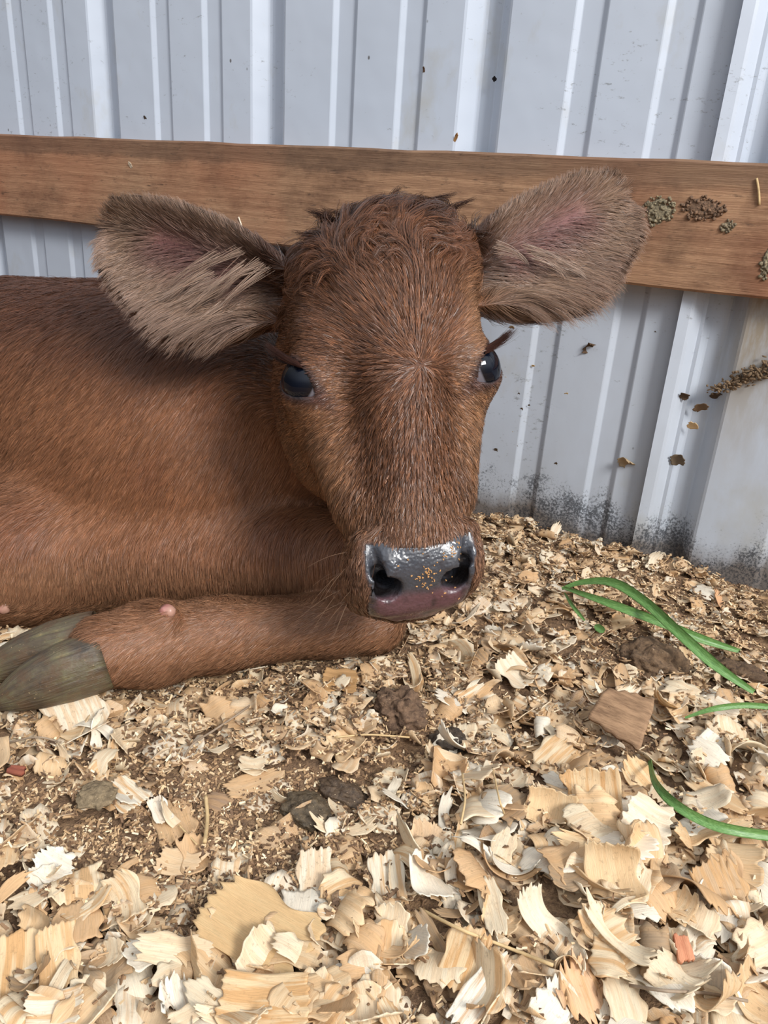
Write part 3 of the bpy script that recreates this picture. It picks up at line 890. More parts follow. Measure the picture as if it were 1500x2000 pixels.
def flow(p, n):
    """direction the coat lies in, camera coordinates"""
    q = c2h(p); w_, d, f = q[..., 0], q[..., 1], q[..., 2]
    hd = is_head(p)
    # head: away from the whorl
    dw = w_ - WH[0]; dd = d - WH[1]
    r = np.sqrt(dw ** 2 + dd ** 2) + 1e-6
    loc = np.stack([dw / r, dd / r, np.zeros_like(dw)], -1)
    sw = vnoise(p, 34, 21) * smoothstep(-0.03, -0.07, d) * 1.6
    ca, sa = np.cos(sw), np.sin(sw)
    loc = np.stack([loc[..., 0] * ca - loc[..., 1] * sa, loc[..., 0] * sa + loc[..., 1] * ca, loc[..., 2]], -1)
    loc[..., 2] -= 0.9 * smoothstep(0.03, 0.05, np.abs(w_))
    vh = loc @ HR
    # body: backward and down
    wp = c2w(p)
    px_, py_ = p[..., 0] / p[..., 2] * F + 750, p[..., 1] / p[..., 2] * F + 1000
    vb = np.broadcast_to(np.array([-0.55, 0.80, 0.0]), p.shape).copy()
    a = smoothstep(1000, 1120, py_)[..., None]      # forearm
    vb = vb * (1 - a) + a * np.array([-0.10, 0.95, 0])
    a = smoothstep(1165, 1185, py_)[..., None]      # cannon
    vb = vb * (1 - a) + a * np.array([-0.85, 0.40, 0])
    a = smoothstep(680, 600, py_)[..., None] * smoothstep(500, 300, px_)[..., None]
    vb = vb * (1 - a) + a * np.array([-0.8, 0.35, 0])
    sw = vnoise(p, 10, 31) * 0.55
    ca, sa = np.cos(sw), np.sin(sw)
    vb = np.stack([vb[..., 0] * ca - vb[..., 1] * sa, vb[..., 0] * sa + vb[..., 1] * ca, vb[..., 2]], -1)
    v = lerp(vb, vh, hd)
    for E, (ins, u, rr, front) in zip(EARS, ear_masks(p)):
        ve = E[1] * 0.60 + E[2] * (np.sign(rr) * smoothstep(0.0, 0.9, np.abs(rr)) * 0.75 + 0.75 * smoothstep(-0.5, 0.3, rr))[..., None]
        v = lerp(v, ve, ins * smoothstep(-0.03, 0.10, u))
    v = v - n * (v * n).sum(-1, keepdims=True)
    return unit(v)
def scatter(dens, seed, vis=-0.25):
    """random roots on the body; dens: roots per square metre at a point"""
    g = np.random.default_rng(seed)
    T = np.concatenate([BQ[:, [0, 1, 2]], BQ[:, [0, 2, 3]]])
    A = BV[T[:, 0]]; B_ = BV[T[:, 1]]; C_ = BV[T[:, 2]]
    cr = np.cross(B_ - A, C_ - A); ar = np.linalg.norm(cr, axis=1) / 2
    cen = (A + B_ + C_) / 3; fn = unit(cr)
    face = (fn * unit(-cen)).sum(1)
    ar = ar * dens(cen) * (face > vis)
    tot = ar.sum(); N = int(tot)
    idx = np.searchsorted(np.cumsum(ar), g.random(N) * tot); idx = np.clip(idx, 0, len(T) - 1)
    u = g.random(N); v = g.random(N); m = u + v > 1; u[m] = 1 - u[m]; v[m] = 1 - v[m]
    w0 = (1 - u - v)[:, None]
    P = A[idx] * w0 + B_[idx] * u[:, None] + C_[idx] * v[:, None]
    Nn = unit(BN[T[idx, 0]] * w0 + BN[T[idx, 1]] * u[:, None] + BN[T[idx, 2]] * v[:, None])
    return P, Nn, g
def clump(tips, roots, size, amount):
    key = np.floor(roots / size).astype(np.int64)
    kk = key[:, 0] * 73856093 ^ key[:, 1] * 19349663 ^ key[:, 2] * 83492791
    _, inv, cnt = np.unique(kk, return_inverse=True, return_counts=True)
    mean = np.stack([np.bincount(inv, tips[:, c]) / cnt for c in range(3)], 1)
    return tips + (mean[inv] - tips) * np.asarray(amount).reshape(-1, 1), inv
def strands(P, Nn, V_, L, lift, K, g, csize, camt, curl=0.0):
    tip = P + V_ * L[:, None] + Nn * (L * lift)[:, None] + g.standard_normal(P.shape) * (L * 0.10)[:, None]
    tip, inv = clump(tip, P, csize, camt)
    s = np.linspace(0, 1, K)[None, :, None]
    base = P[:, None] + (tip - P)[:, None] * s
    arch = Nn[:, None] * ((L * (lift * 0.5 + 0.12))[:, None, None] * (4 * s * (1 - s)) * 0.6)
    pts = base + arch
    if curl:
        sd = np.cross(Nn, V_)
        ph = (inv % 97) / 97 * 6.28
        pts = pts + sd[:, None] * (np.sin(s * 5 + ph[:, None, None]) * s * (L * curl)[:, None, None])
    return pts, inv
HAIRK = 1.04
def strand_look(P, Nn, V_, g, inv, var=0.22, tilt=0.30):
    c = coat_colour(P, Nn)
    cv = ((inv * 7919) % 101) / 101 - 0.5
    k = np.exp(g.standard_normal(len(P)) * var * 0.7 + cv * var * 1.6)
    c = np.clip((c * np.array([0.86, 0.93, 0.90]) * HAIRK + 0.012) * k[:, None], 0, 1)
    sd = np.cross(Nn, V_)
    n2 = unit(Nn + sd * (g.standard_normal(len(P)) * tilt)[:, None] + V_ * (0.10 + g.standard_normal(len(P)) * tilt * 0.6)[:, None])
    return c, n2
def no_hair(P):
    k = nose_mask(P) < 0.15
    q = (P - E0) @ HR.T
    for s in (-1, 1):
        ec, out, lng, prp = EYES[s]
        e = q - ec
        ring = np.sqrt((e @ lng / 0.0166) ** 2 + (e @ prp / 0.0104) ** 2)
        k &= ~((ring < 1.0) & (e @ out > 0))
    return k
QUAL = 1.0
# head, short
def dens_head(p):
    h = is_head(p)
    em = np.zeros(len(p))
    for (ins, u, r, f) in ear_masks(p): em = np.maximum(em, ins * smoothstep(-0.02, 0.10, u))
    return 1.9e6 * QUAL * h * (1 - em)
P, Nn, g = scatter(dens_head, 11)
k = no_hair(P); P = P[k]; Nn = Nn[k]
q = c2h(P)
V_ = flow(P, Nn)
L = 0.0058 + 0.0035 * smoothstep(0.02, -0.04, q[:, 1]) + 0.004 * smoothstep(-0.05, -0.085, q[:, 1])
L *= np.where(q[:, 1] > 0.10, 0.62, 1.0) * (0.75 + 0.5 * g.random(len(P)))
eyd = np.min([np.linalg.norm((P - E0) @ HR.T - EYES[s][0], axis=1) for s in (-1, 1)], axis=0)
L *= 0.40 + 0.60 * smoothstep(0.019, 0.034, eyd)
side = smoothstep(0.028, 0.045, np.abs(q[:, 0]))
pts, inv = strands(P, Nn, V_, L, 0.16, 4, g, 0.0029, 0.70 * (1 - 0.6 * side))
c, n2 = strand_look(P, Nn, V_, g, inv, 0.42, 0.42)
make_strands('head_coat', P, pts, np.full(len(P), 0.000125), c * 0.92, n2, hair_material('calf_face_hair', 0.38, 0.6))
n_head = len(P)
# body
def dens_body(p):
    h = is_head(p)
    em = np.zeros(len(p))
    for (ins, u, r, f) in ear_masks(p): em = np.maximum(em, ins * smoothstep(-0.02, 0.10, u))
    near = np.clip((0.62 / p[:, 2]) ** 2, 0.25, 1.4)
    return 1.15e6 * QUAL * (1 - h) * (1 - em) * near * np.where(p[:, 0] / p[:, 2] * F + 750 > -200, 1.0, 0.30)
P, Nn, g = scatter(dens_body, 12, -0.2)
px_ = P[:, 0] / P[:, 2] * F + 750
V_ = flow(P, Nn)
wz = c2w(P)[:, 2]
L = 0.0095 * (0.7 + 0.6 * g.random(len(P))) * (1 + 0.5 * smoothstep(0.17, 0.22, wz)) * (1 - 0.40 * smoothstep(0.07, 0.05, wz))
pts, inv = strands(P, Nn, V_, L, 0.14, 4, g, 0.0042, 0.40)
c, n2 = strand_look(P, Nn, V_, g, inv, 0.20, 0.30)
_far = P[:, 0] / P[:, 2] * F + 750 < -200
make_strands('body_coat', P, pts, np.where(_far, 2.2, 1.0) * 0.000165 * np.clip(P[:, 2] / 0.6, 0.7, 1.4), c, n2, M_HAIR)
n_body = len(P)
# ears: grey-tan wool, long at the lower edge
for ei, E in enumerate(EARS):
    def dens_ear(p):
        ins, u, r, f = ear_masks(p)[ei]
        pink = np.exp(-((r + 0.25) / 0.30) ** 2) * smoothstep(0.35, 0.5, u) * smoothstep(0.86, 0.70, u) * f
        return 2.3e6 * QUAL * ins * smoothstep(-0.04, 0.08, u) * (1 - 0.93 * pink)
    P, Nn, g = scatter(dens_ear, 20 + ei, -0.9)
    ins, u, r, f = ear_masks(P)[ei]
    V_ = flow(P, Nn)
    rim = smoothstep(0.70, 1.0, np.abs(r)) + smoothstep(0.85, 1.0, u)
    rim = np.clip(rim, 0, 1)
    L = 0.0085 + 0.004 * rim + 0.016 * smoothstep(0.45, 0.95, r) * smoothstep(0.75, 0.30, u)
    L *= 0.7 + 0.6 * g.random(len(P))
    lift = 0.30 - 0.22 * rim
    pts, inv = strands(P, Nn, V_, L, lift, 5, g, 0.0030, 0.55, 0.04)
    c, n2 = strand_look(P, Nn, V_, g, inv, 0.25, 0.35)
    c = lerp(c, C(168, 138, 122) if ei == 0 else C(150, 118, 100), np.clip(0.35 * rim + 0.22, 0, 1)) * g.uniform(0.75, 1.2, (len(P), 1))
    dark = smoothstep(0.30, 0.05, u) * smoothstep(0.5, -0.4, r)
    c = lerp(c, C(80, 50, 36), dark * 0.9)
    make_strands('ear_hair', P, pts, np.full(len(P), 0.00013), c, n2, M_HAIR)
    # long pale locks that cross the hollow from the head side
    g = np.random.default_rng(40 + ei)
    nl = 13 if ei == 0 else 4
    allp = []; alln = []; allc = []
    base, U, Vv, N_, Lh, wd, cup = E
    for i in range(nl):
        s0 = g.uniform(0.10, 0.42); r0 = g.uniform(-0.7, 0.75)
        c0 = base + U * Lh * s0 + Vv * EW(s0) * r0 + N_ * 0.002
        ln = g.uniform(0.026, 0.044)
        dirv = unit(U * 0.50 + Vv * g.uniform(0.55, 1.1) + N_ * 0.02)
        for j in range(26):
            rr = c0 + (U * g.normal() + Vv * g.normal() * 1.2) * 0.0022
            tp = c0 + dirv * ln * g.uniform(0.75, 1.05) + g.normal(size=3) * 0.0011
            ss = np.linspace(0, 1, 6)[:, None]
            mid = N_ * (0.006 * np.sin(ss * math.pi)) + Vv * (0.0025 * np.sin(ss * math.pi)) 
            allp.append(rr + (tp - rr) * ss + mid + N_ * 0.002 * ss); alln.append(N_ + g.normal(size=3) * 0.25)
            allc.append(C(164, 136, 116) * g.uniform(0.65, 1.1))
    make_strands('ear_lock', None, np.array(allp), np.full(len(allp), 0.00014), np.clip(np.array(allc), 0, 1), unit(np.array(alln)), M_HAIR)

# tousled wet mop on the poll
g = np.random.default_rng(77)
def mop():
    PP, NNn, g_ = scatter(lambda p: 7.5e5 * QUAL * is_head(p) * smoothstep(-0.044, -0.068, c2h(p)[:, 1] + 0.008 * vnoise(p, 60, 51)) * (c2h(p)[:, 2] > -0.045) * (np.abs(c2h(p)[:, 0]) < 0.062), 13, -0.6)
    V_ = flow(PP, NNn)
    q = c2h(PP)
    a = vnoise(PP, 55, 61) * 2.2
    sd = np.cross(NNn, V_)
    V_ = unit(V_ * np.cos(a)[:, None] + sd * np.sin(a)[:, None])
    L = (0.012 + 0.008 * smoothstep(-0.074, -0.092, q[:, 1])) * (0.6 + 0.8 * g_.random(len(PP)))
    pts, inv = strands(PP, NNn, V_, L, 0.40, 6, g_, 0.0055, 0.78, 0.12)
    c, n2 = strand_look(PP, NNn, V_, g_, inv, 0.35, 0.4)
    dk = smoothstep(-0.078, -0.100, q[:, 1]) * 0.75
    c = lerp(c, C(44, 26, 18), dk)
    return make_strands('poll_tuft', PP, pts, np.full(len(PP), 0.00014), c, n2, M_HAIR)
pt = mop(); pt['label'] = 'tousled dark wet tuft on top of the head'

# wet spikes standing up on the poll
g = np.random.default_rng(31)
P_ = []; N_ = []; Cc = []
SPK = [(-0.012, -0.101, 0.020, 0.5), (-0.006, -0.103, 0.024, 0.8), (0.002, -0.103, 0.026, 0.9), (0.012, -0.102, 0.020, 1.2), (0.020, -0.100, 0.022, 0.9), (-0.024, -0.098, 0.016, -0.3), (-0.034, -0.090, 0.018, -0.7), (-0.043, -0.080, 0.016, -0.8), (0.034, -0.090, 0.020, 0.5), (0.042, -0.083, 0.018, -0.4)]
SPK += [(g.uniform(-0.042, 0.042), g.uniform(-0.103, -0.090), g.uniform(0.008, 0.018), g.normal() * 0.9) for _ in range(26)]
for (sx, sd_, ln, lean) in SPK:
    ln = ln * g.uniform(0.8, 1.35); lean = lean + g.normal() * 0.5
    for j in range(60):
        ln_ = ln * g.uniform(0.6, 1.05)
        root = np.array([sx + g.normal() * 0.0036, sd_ - 0.004 + g.normal() * 0.0020, 0.004 + g.normal() * 0.003])
        tip = np.array([sx + lean * ln_ * 0.7 + g.normal() * 0.0011, sd_ - 0.009 - ln_ * 0.50 + g.normal() * 0.0010, 0.016 + g.normal() * 0.0015])
        ss = np.linspace(0, 1, 7)[:, None]
        q_ = root + (tip - root) * ss + np.array([-lean * 0.22, -0.15, 0.15]) * ln * np.sin(ss * math.pi)
        P_.append(np.array([h2c(*r_) for r_ in q_])); N_.append(unit(HF + g.normal(size=3) * 0.3)); Cc.append(C(50, 29, 20) * g.uniform(0.5, 1.6))
o = make_strands('poll_spikes', None, np.array(P_), np.full(len(P_), 0.00013), np.array(Cc), np.array(N_), M_DARK)
o['label'] = 'dark wet points of hair standing up on the poll'

# eyelashes
M_LASH = hair_material('calf_lash', 0.5, 0.12)
for s in (-1, 1):
    ec, out, lng, prp = EYES[s]
    up = prp if (prp[1] < 0) else -prp           # towards the poll
    g = np.random.default_rng(90 + s)
    P_ = []; N_ = []
    for i in range(380):
        t = g.uniform(-0.95, 0.35)               # outer corner .. inner corner along the lid
        hw, hl = 0.0096, 0.0158
        rad = (hw * hw + hl * hl) / (2 * hw); cc = rad - hw
        u = t * hl; v = math.sqrt(max(rad * rad - u * u, 0)) - cc
        o = math.sqrt(max(0.0182 ** 2 - u * u - v * v, 0))
        root = ec + lng * u + up * (v + 0.0004) + out * o
        ln = g.uniform(0.012, 0.020) * (1.0 + 0.45 * t)
        dr = unit(np.array([s * 1.0, -0.22 - 0.12 * t, 0.22]) + g.normal(size=3) * 0.07)
        ss = np.linspace(0, 1, 6)[:, None]
        pth = root + dr * ln * ss + np.array([0, -0.30, 0]) * ln * ss ** 2
        P_.append(E0 + (pth * np.array([1, 1, 1])) @ HR); N_.append((up + out) @ HR + g.normal(size=3) * 0.2)
    cl = np.tile(C(58, 32, 22), (len(P_), 1)) * g.uniform(0.4, 1.3, (len(P_), 1))
    o = make_strands('eyelashes', None, np.array(P_), np.full(len(P_), 0.000085), cl, unit(np.array(N_)), M_LASH)

# whiskers on lip and cheek
g = np.random.default_rng(99); P_ = []
for i in range(46):
    s = g.choice([-1, 1]); d = g.uniform(0.112, 0.142); f = g.uniform(-0.02, 0.012)
    root = np.array([s * g.uniform(0.030, 0.036), d * DS, f])
    ln = g.uniform(0.010, 0.034)
    dr = unit([s * g.uniform(0.4, 1), g.uniform(-0.1, 0.8), g.uniform(-0.2, 0.5)])
    ss = np.linspace(0, 1, 6)[:, None]
    P_.append(E0 + (root + dr * ln * ss + np.array([0, 0.25, 0]) * ln * ss ** 2) @ HR)
make_strands('whiskers', None, np.array(P_), np.full(len(P_), 0.00008), np.tile(C(150, 120, 95), (len(P_), 1)), np.tile(unit([0, -0.5, -1.0]), (len(P_), 1)), M_LASH)
print('strands', n_head, n_body)
# ---------------------------------------------------------------- ground
def ground_h(x, y):
    x = np.asarray(x, float); y = np.asarray(y, float)
    p = np.stack([x, y, x * 0], -1)
    h = 0.0025 * vnoise(p, 18, 71) + 0.0012 * vnoise(p, 60, 72) + 0.0006 * vnoise(p, 170, 73)
    def bumpy(cx, cy, r, a):
        c = floor_pt(cx, cy)
        return a * np.exp(-((x - c[0]) ** 2 + (y - c[1]) ** 2) / r ** 2)
    h += bumpy(1150, 1720, 0.075, 0.020) + bumpy(1480, 1500, 0.08, 0.012) + bumpy(620, 1420, 0.05, 0.004) + bumpy(1130, 1150, 0.09, 0.006)
    h -= bumpy(400, 1600, 0.06, 0.004)
    h += 0.012 * smoothstep(WALL_Y - 0.10, WALL_Y, y)
    return h
def ground_material():
    m, nt, lk, P = mat_new('trodden_dirt')
    geo = nt.new('ShaderNodeNewGeometry'); pos = geo.outputs['Position']
    n1 = noise(nt, lk, pos, 26, 5, 0.65); n2 = noise(nt, lk, pos, 420, 4, 0.7)
    c = ramp(nt, [(0.30, lin(84, 64, 48)), (0.5, lin(130, 102, 76)), (0.66, lin(172, 140, 104)), (0.78, lin(216, 186, 144))])
    lk.new(math_(nt, lk, 'ADD', math_(nt, lk, 'MULTIPLY', n1.outputs[0], 0.4), math_(nt, lk, 'MULTIPLY', n2.outputs[0], 0.6)), c.inputs[0])
    lk.new(c.outputs[0], P.inputs['Base Color']); P.inputs['Roughness'].default_value = 0.9
    lk.new(bump(nt, lk, n2.outputs[0], 0.9, 0.003), P.inputs['Normal'])
    return m
gxs = np.concatenate([np.linspace(-2.6, -0.85, 20, endpoint=False), np.linspace(-0.85, 0.55, 280, endpoint=False), np.linspace(0.55, 1.5, 20)])
gys = np.concatenate([np.linspace(-0.8, 0.0, 14, endpoint=False), np.linspace(0.0, WALL_Y + 0.03, 150)])
GX, GY = np.meshgrid(gxs, gys, indexing='ij')
GZ = ground_h(GX, GY)
nV = np.stack([GX, GY, GZ], -1).reshape(-1, 3)
ii, jj = np.meshgrid(np.arange(len(gxs) - 1), np.arange(len(gys) - 1), indexing='ij')
a = (ii * len(gys) + jj).ravel()
floor = fast_quads('floor', nV, np.stack([a, a + len(gys), a + len(gys) + 1, a + 1], 1), ground_material())
tag(floor, kind='structure')

# ---------------------------------------------------------------- wood shavings
def shaving_material(obj_level):
    m, nt, lk, P = mat_new('pine_shaving_loose' if obj_level else 'pine_shaving_bed')
    a = nt.new('ShaderNodeAttribute'); a.attribute_name = 'grain'     # x along, y across, z random
    sp = nt.new('ShaderNodeSeparateXYZ'); lk.new(a.outputs['Vector'], sp.inputs[0])
    if obj_level:
        oi = nt.new('ShaderNodeObjectInfo'); rnd = oi.outputs['Random']
    else:
        rnd = sp.outputs['Z']
    wn = nt.new('ShaderNodeTexWhiteNoise'); wn.noise_dimensions = '1D'; lk.new(rnd, wn.inputs['W'])
    s2 = nt.new('ShaderNodeSeparateColor'); lk.new(wn.outputs['Color'], s2.inputs[0])
    # tone of the piece
    tone = ramp(nt, [(0.0, lin(250, 240, 220)), (0.40, lin(244, 226, 194)), (0.62, lin(232, 202, 162)), (0.78, lin(214, 180, 140)), (0.92, lin(196, 164, 128)), (1.0, lin(150, 118, 88))])
    lk.new(s2.outputs[0], tone.inputs[0])
    # rings: bands across the width
    off = math_(nt, lk, 'MULTIPLY', rnd, 57.0)
    cmb = nt.new('ShaderNodeCombineXYZ')
    lk.new(math_(nt, lk, 'ADD', math_(nt, lk, 'MULTIPLY', sp.outputs['X'], 0.30), off), cmb.inputs[0])
    lk.new(math_(nt, lk, 'MULTIPLY', sp.outputs['Y'], 3.2), cmb.inputs[1]); lk.new(rnd, cmb.inputs[2])
    g = noise(nt, lk, cmb.outputs[0], 1.0, 3, 0.55)
    band = rampv(nt, [(0.44, 0), (0.56, 1)]); lk.new(g.outputs[0], band.inputs[0])
    tcol = tone.outputs[0]
    amt = math_(nt, lk, 'MULTIPLY', s2.outputs[1], 0.75)
    if obj_level:
        tcol = oi.outputs['Color']; amt = oi.outputs['Alpha']
    bs = math_(nt, lk, 'MULTIPLY', band.outputs[0], amt)
    col = mix(nt, lk, bs, tcol, lin(222, 176, 122))
    cm2 = nt.new('ShaderNodeCombineXYZ')
    lk.new(math_(nt, lk, 'ADD', math_(nt, lk, 'MULTIPLY', sp.outputs['X'], 1.2), off), cm2.inputs[0]); lk.new(math_(nt, lk, 'MULTIPLY', sp.outputs['Y'], 22), cm2.inputs[1])
    fib = noise(nt, lk, cm2.outputs[0], 1.0, 4, 0.7)
    fr = rampv(nt, [(0.3, 0.80), (0.6, 1.04)]); lk.new(fib.outputs[0], fr.inputs[0])
    col = mix(nt, lk, 1.0, col, fr.outputs[0], 'MULTIPLY')
    geo = nt.new('ShaderNodeNewGeometry')
    d = noise(nt, lk, geo.outputs['Position'], 420, 4, 0.7)
    dr = rampv(nt, [(0.56, 0), (0.74, 0.6)]); lk.new(d.outputs[0], dr.inputs[0])
    dirt = math_(nt, lk, 'MULTIPLY', dr.outputs[0], s2.outputs[2])
    col = mix(nt, lk, dirt, col, lin(120, 92, 66))
    lk.new(col, P.inputs['Base Color']); P.inputs['Roughness'].default_value = 0.62; P.inputs['Specular IOR Level'].default_value = 0.3
    lk.new(bump(nt, lk, fib.outputs[0], 0.5, 0.0006), P.inputs['Normal'])
    tr = nt.new('ShaderNodeBsdfTranslucent'); lk.new(col, tr.inputs['Color'])
    mx = nt.new('ShaderNodeMixShader'); mx.inputs[0].default_value = 0.22
    out = nt['Material Output']
    lk.new(P.outputs[0], mx.inputs[1]); lk.new(tr.outputs[0], mx.inputs[2]); lk.new(mx.outputs[0], out.inputs['Surface'])
    return m
M_SH = shaving_material(True); M_BED = shaving_material(False)

def shaving_mesh(g, L, Wd, curl, nu, nv, twist=0.0, cone=0.0, rag=0.12, th=0.00045, cross=0.0, flat=False):
    """sheet with the grain along u; ends torn into teeth; curled along its length"""
    u = np.linspace(-0.5, 0.5, nu); v = np.linspace(-0.5, 0.5, nv)
    e0 = g.uniform(0, rag, nv); e1 = g.uniform(0, rag, nv)
    e0 = e0 * 0.5 + 0.5 * np.convolve(np.pad(e0, 1, 'edge'), [.25, .5, .25], 'valid') + rag * 0.9 * (np.abs(v) * 2) ** 2 * g.uniform(0.2, 1.2)
    e1 = e1 * 0.5 + 0.5 * np.convolve(np.pad(e1, 1, 'edge'), [.25, .5, .25], 'valid') + rag * 0.9 * (np.abs(v) * 2) ** 2 * g.uniform(0.2, 1.2)
    su, sv = g.uniform(0, 6.28, 2)
    U = np.zeros((nu, nv)); Vv = np.zeros((nu, nv))
    for j in range(nv):
        U[:, j] = np.linspace(-0.5 + e0[j], 0.5 - e1[j], nu) * L
        wloc = 1 - 0.12 * np.cos(u * 5 + su) ** 2
        Vv[:, j] = v[j] * Wd * wloc + 0.04 * Wd * np.sin(u * 9 + sv) * (abs(v[j]) * 2)
    k = curl * (1 + cone * (Vv / Wd))            # total curl angle over the length
    th_ = (U / L) * k
    R = L / np.where(np.abs(k) < 1e-3, 1e-3, k)
    # spiral a little so that tight curls do not touch themselves
    Rr = R * (1 + 0.10 * np.abs(th_) / math.pi)
    X = Rr * np.sin(th_); Z = R - Rr * np.cos(th_)
    Y = Vv
    Z = Z + cross * (Vv / Wd) ** 2 * Wd + 0.02 * Wd * np.sin(8 * u)[:, None] * np.sin(3 * v + su)[None]
    if twist:
        a = twist * U / L
        Y, Z = Y * np.cos(a) - Z * np.sin(a), Y * np.sin(a) + Z * np.cos(a)
    P = np.stack([X, Y, Z], -1)
    du = np.gradient(P, axis=0); dv = np.gradient(P, axis=1)
    n = unit(np.cross(du, dv))
    top = P + n * th / 2; bot = P - n * th / 2
    V = np.concatenate([top.reshape(-1, 3), bot.reshape(-1, 3)])
    N = nu * nv
    i, j = np.meshgrid(np.arange(nu - 1), np.arange(nv - 1), indexing='ij'); a = (i * nv + j).ravel()
    Q = [np.stack([a, a + nv, a + nv + 1, a + 1], 1), np.stack([a, a + 1, a + nv + 1, a + nv], 1) + N]
    for arr, fl in ((np.arange(nu) * nv, 0), (np.arange(nu) * nv + nv - 1, 1), (np.arange(nv), 1), (np.arange(nv) + (nu - 1) * nv, 0)):
        s0, s1 = arr[:-1], arr[1:]
        q = np.stack([s0, s0 + N, s1 + N, s1], 1)
        Q.append(q[:, ::-1] if fl else q)
    Q = np.concatenate(Q)
    G = np.stack([U * 100, Vv * 100, np.zeros_like(U)], -1).reshape(-1, 3); G = np.concatenate([G, G])
    V = V - V.mean(0)
    return V, Q, G
# height map of the growing bed
HX0, HX1, HY0, HY1, HC = -1.00, 0.66, -0.12, WALL_Y, 0.003
hx = np.arange(HX0, HX1, HC); hy = np.arange(HY0, HY1, HC)
_gx, _gy = np.meshgrid(hx, hy, indexing='ij')
HM = ground_h(_gx, _gy)
def hcell(P):
    i = np.clip(((P[..., 0] - HX0) / HC).astype(int), 0, HM.shape[0] - 1)
    j = np.clip(((P[..., 1] - HY0) / HC).astype(int), 0, HM.shape[1] - 1)
    return i, j
def rot_of(g, yaw, tilt, tdir, roll=0.0):
    cz, sz = math.cos(yaw), math.sin(yaw)
    Rz = np.array([[cz, -sz, 0], [sz, cz, 0], [0, 0, 1]])
    ax = np.array([math.cos(tdir), math.sin(tdir), 0])
    K = np.array([[0, 0, ax[1]], [0, 0, -ax[0]], [-ax[1], ax[0], 0]])
    Rt = np.eye(3) + math.sin(tilt) * K + (1 - math.cos(tilt)) * K @ K
    return Rt @ Rz
CALF_CHECK = True
def settle(V, R, x, y, sink=0.25, grow=0.006):
    """rest the turned sheet on the bed below it, return its matrix parts or None"""
    P = V @ R.T
    P[:, 0] += x; P[:, 1] += y
    if P[:, 1].max() > WALL_Y - 0.004 and True:
        sh = P[:, 1].max() - (WALL_Y - 0.004); P[:, 1] -= sh; y -= sh
    i, j = hcell(P)
    h = HM[i, j]
    gap = h - P[:, 2]
    z = np.percentile(gap, 100 - 100 * sink)
    P[:, 2] += z
    c = w2c(P[:: max(1, len(P) // 16)])
    if (np.minimum(cannon_field(c), body_field(c)) < 0.0015).any(): return None
    top = np.minimum(P[:, 2], h + grow)
    np.maximum.at(HM, (i, j), top)
    return P, (x, y, z)
def shape_params(g, size):
    t = g.random()
    L = size * g.uniform(0.7, 1.25); Wd = size * g.uniform(0.40, 0.85)
    if t < 0.30:   kind = 'flat';   curl = g.uniform(0.15, 0.8)
    elif t < 0.72: kind = 'bent';   curl = g.uniform(0.9, 2.4)
    elif t < 0.90: kind = 'curled'; curl = g.uniform(2.6, 4.6)
    else:          kind = 'ribbon'; curl = g.uniform(1.2, 3.6); Wd = size * g.uniform(0.15, 0.3); L = size * g.uniform(1.1, 1.7)
    if g.random() < 0.35: curl = -curl
    return dict(L=L, Wd=Wd, curl=curl, twist=g.normal() * 0.35 + (0.9 * g.normal() if kind == 'ribbon' else 0), cone=g.normal() * 0.35, cross=g.normal() * 0.10), kind
def in_floor_view(X):
    c = w2c(np.array([X[0], X[1], 0.0]))
    return c[0] / c[2] * F + 750, c[1] / c[2] * F + 1000
# bulk of the bed: one mass nobody could count
g = np.random.default_rng(5)
library = []
for i in range(90):
    sp, kind = shape_params(g, 0.0255)
    library.append(shaving_mesh(g, nu=7, nv=6, rag=0.22, **sp))
bare = [(430, 1600, 270, 135, 0.96), (330, 1700, 200, 80, 0.85), (560, 1700, 130, 60, 0.6), (60, 1560, 120, 60, 0.5), (250, 1350, 170, 30, 0.5), (520, 1345, 120, 45, 0.6), (870, 1430, 60, 60, 0.8), (640, 1530, 90, 45, 0.85), (790, 1370, 55, 55, .8), (1290, 1270, 90, 40, 0.8), (760, 1590, 120, 30, .3)]
def keep_prob(x, y):
    pxx, pyy = in_floor_view((x, y))
    k = 1.0
    for cx, cy, rx, ry, a in bare:
        k *= 1 - a * math.exp(-((pxx - cx) / rx) ** 2 - ((pyy - cy) / ry) ** 2)
    return k
AV = []; AQ = []; AG = []; base = 0
NB = 13500
for n in range(NB):
    x = g.uniform(-0.90, 0.56); y = g.uniform(-0.06, WALL_Y - 0.006)
    pxx, pyy = in_floor_view((x, y))
    if (pyy > 3600 or pxx < -900 or pxx > 2500 or pyy < 0): continue
    if g.random() > keep_prob(x, y): continue
    V, Q, G = library[g.integers(len(library))]
    sc = g.uniform(0.45, 1.15) * (0.85 if y > 0.5 else 1.0)
    r = settle(V * sc, rot_of(g, g.uniform(0, 6.28), abs(g.normal()) * 0.50, g.uniform(0, 6.28)), x, y, 0.26, 0.005)
    if r is None: continue
    AV.append(r[0]); AQ.append(Q + base); G = G * sc; G = G.copy(); G[:, 2] = g.random(); AG.append(G); base += len(V)
bed = fast_quads('shavings', np.concatenate(AV), np.concatenate(AQ), M_BED)
at = bed.data.attributes.new('grain', 'FLOAT_VECTOR', 'POINT'); at.data.foreach_set('vector', np.concatenate(AG).astype(np.float32).ravel())
tag(bed, 'deep bed of small pale pine shavings covering the ground in front of the wall', 'wood shavings', kind='stuff')
print('bed pieces', len(AV), round(_t.time() - _t0, 1))
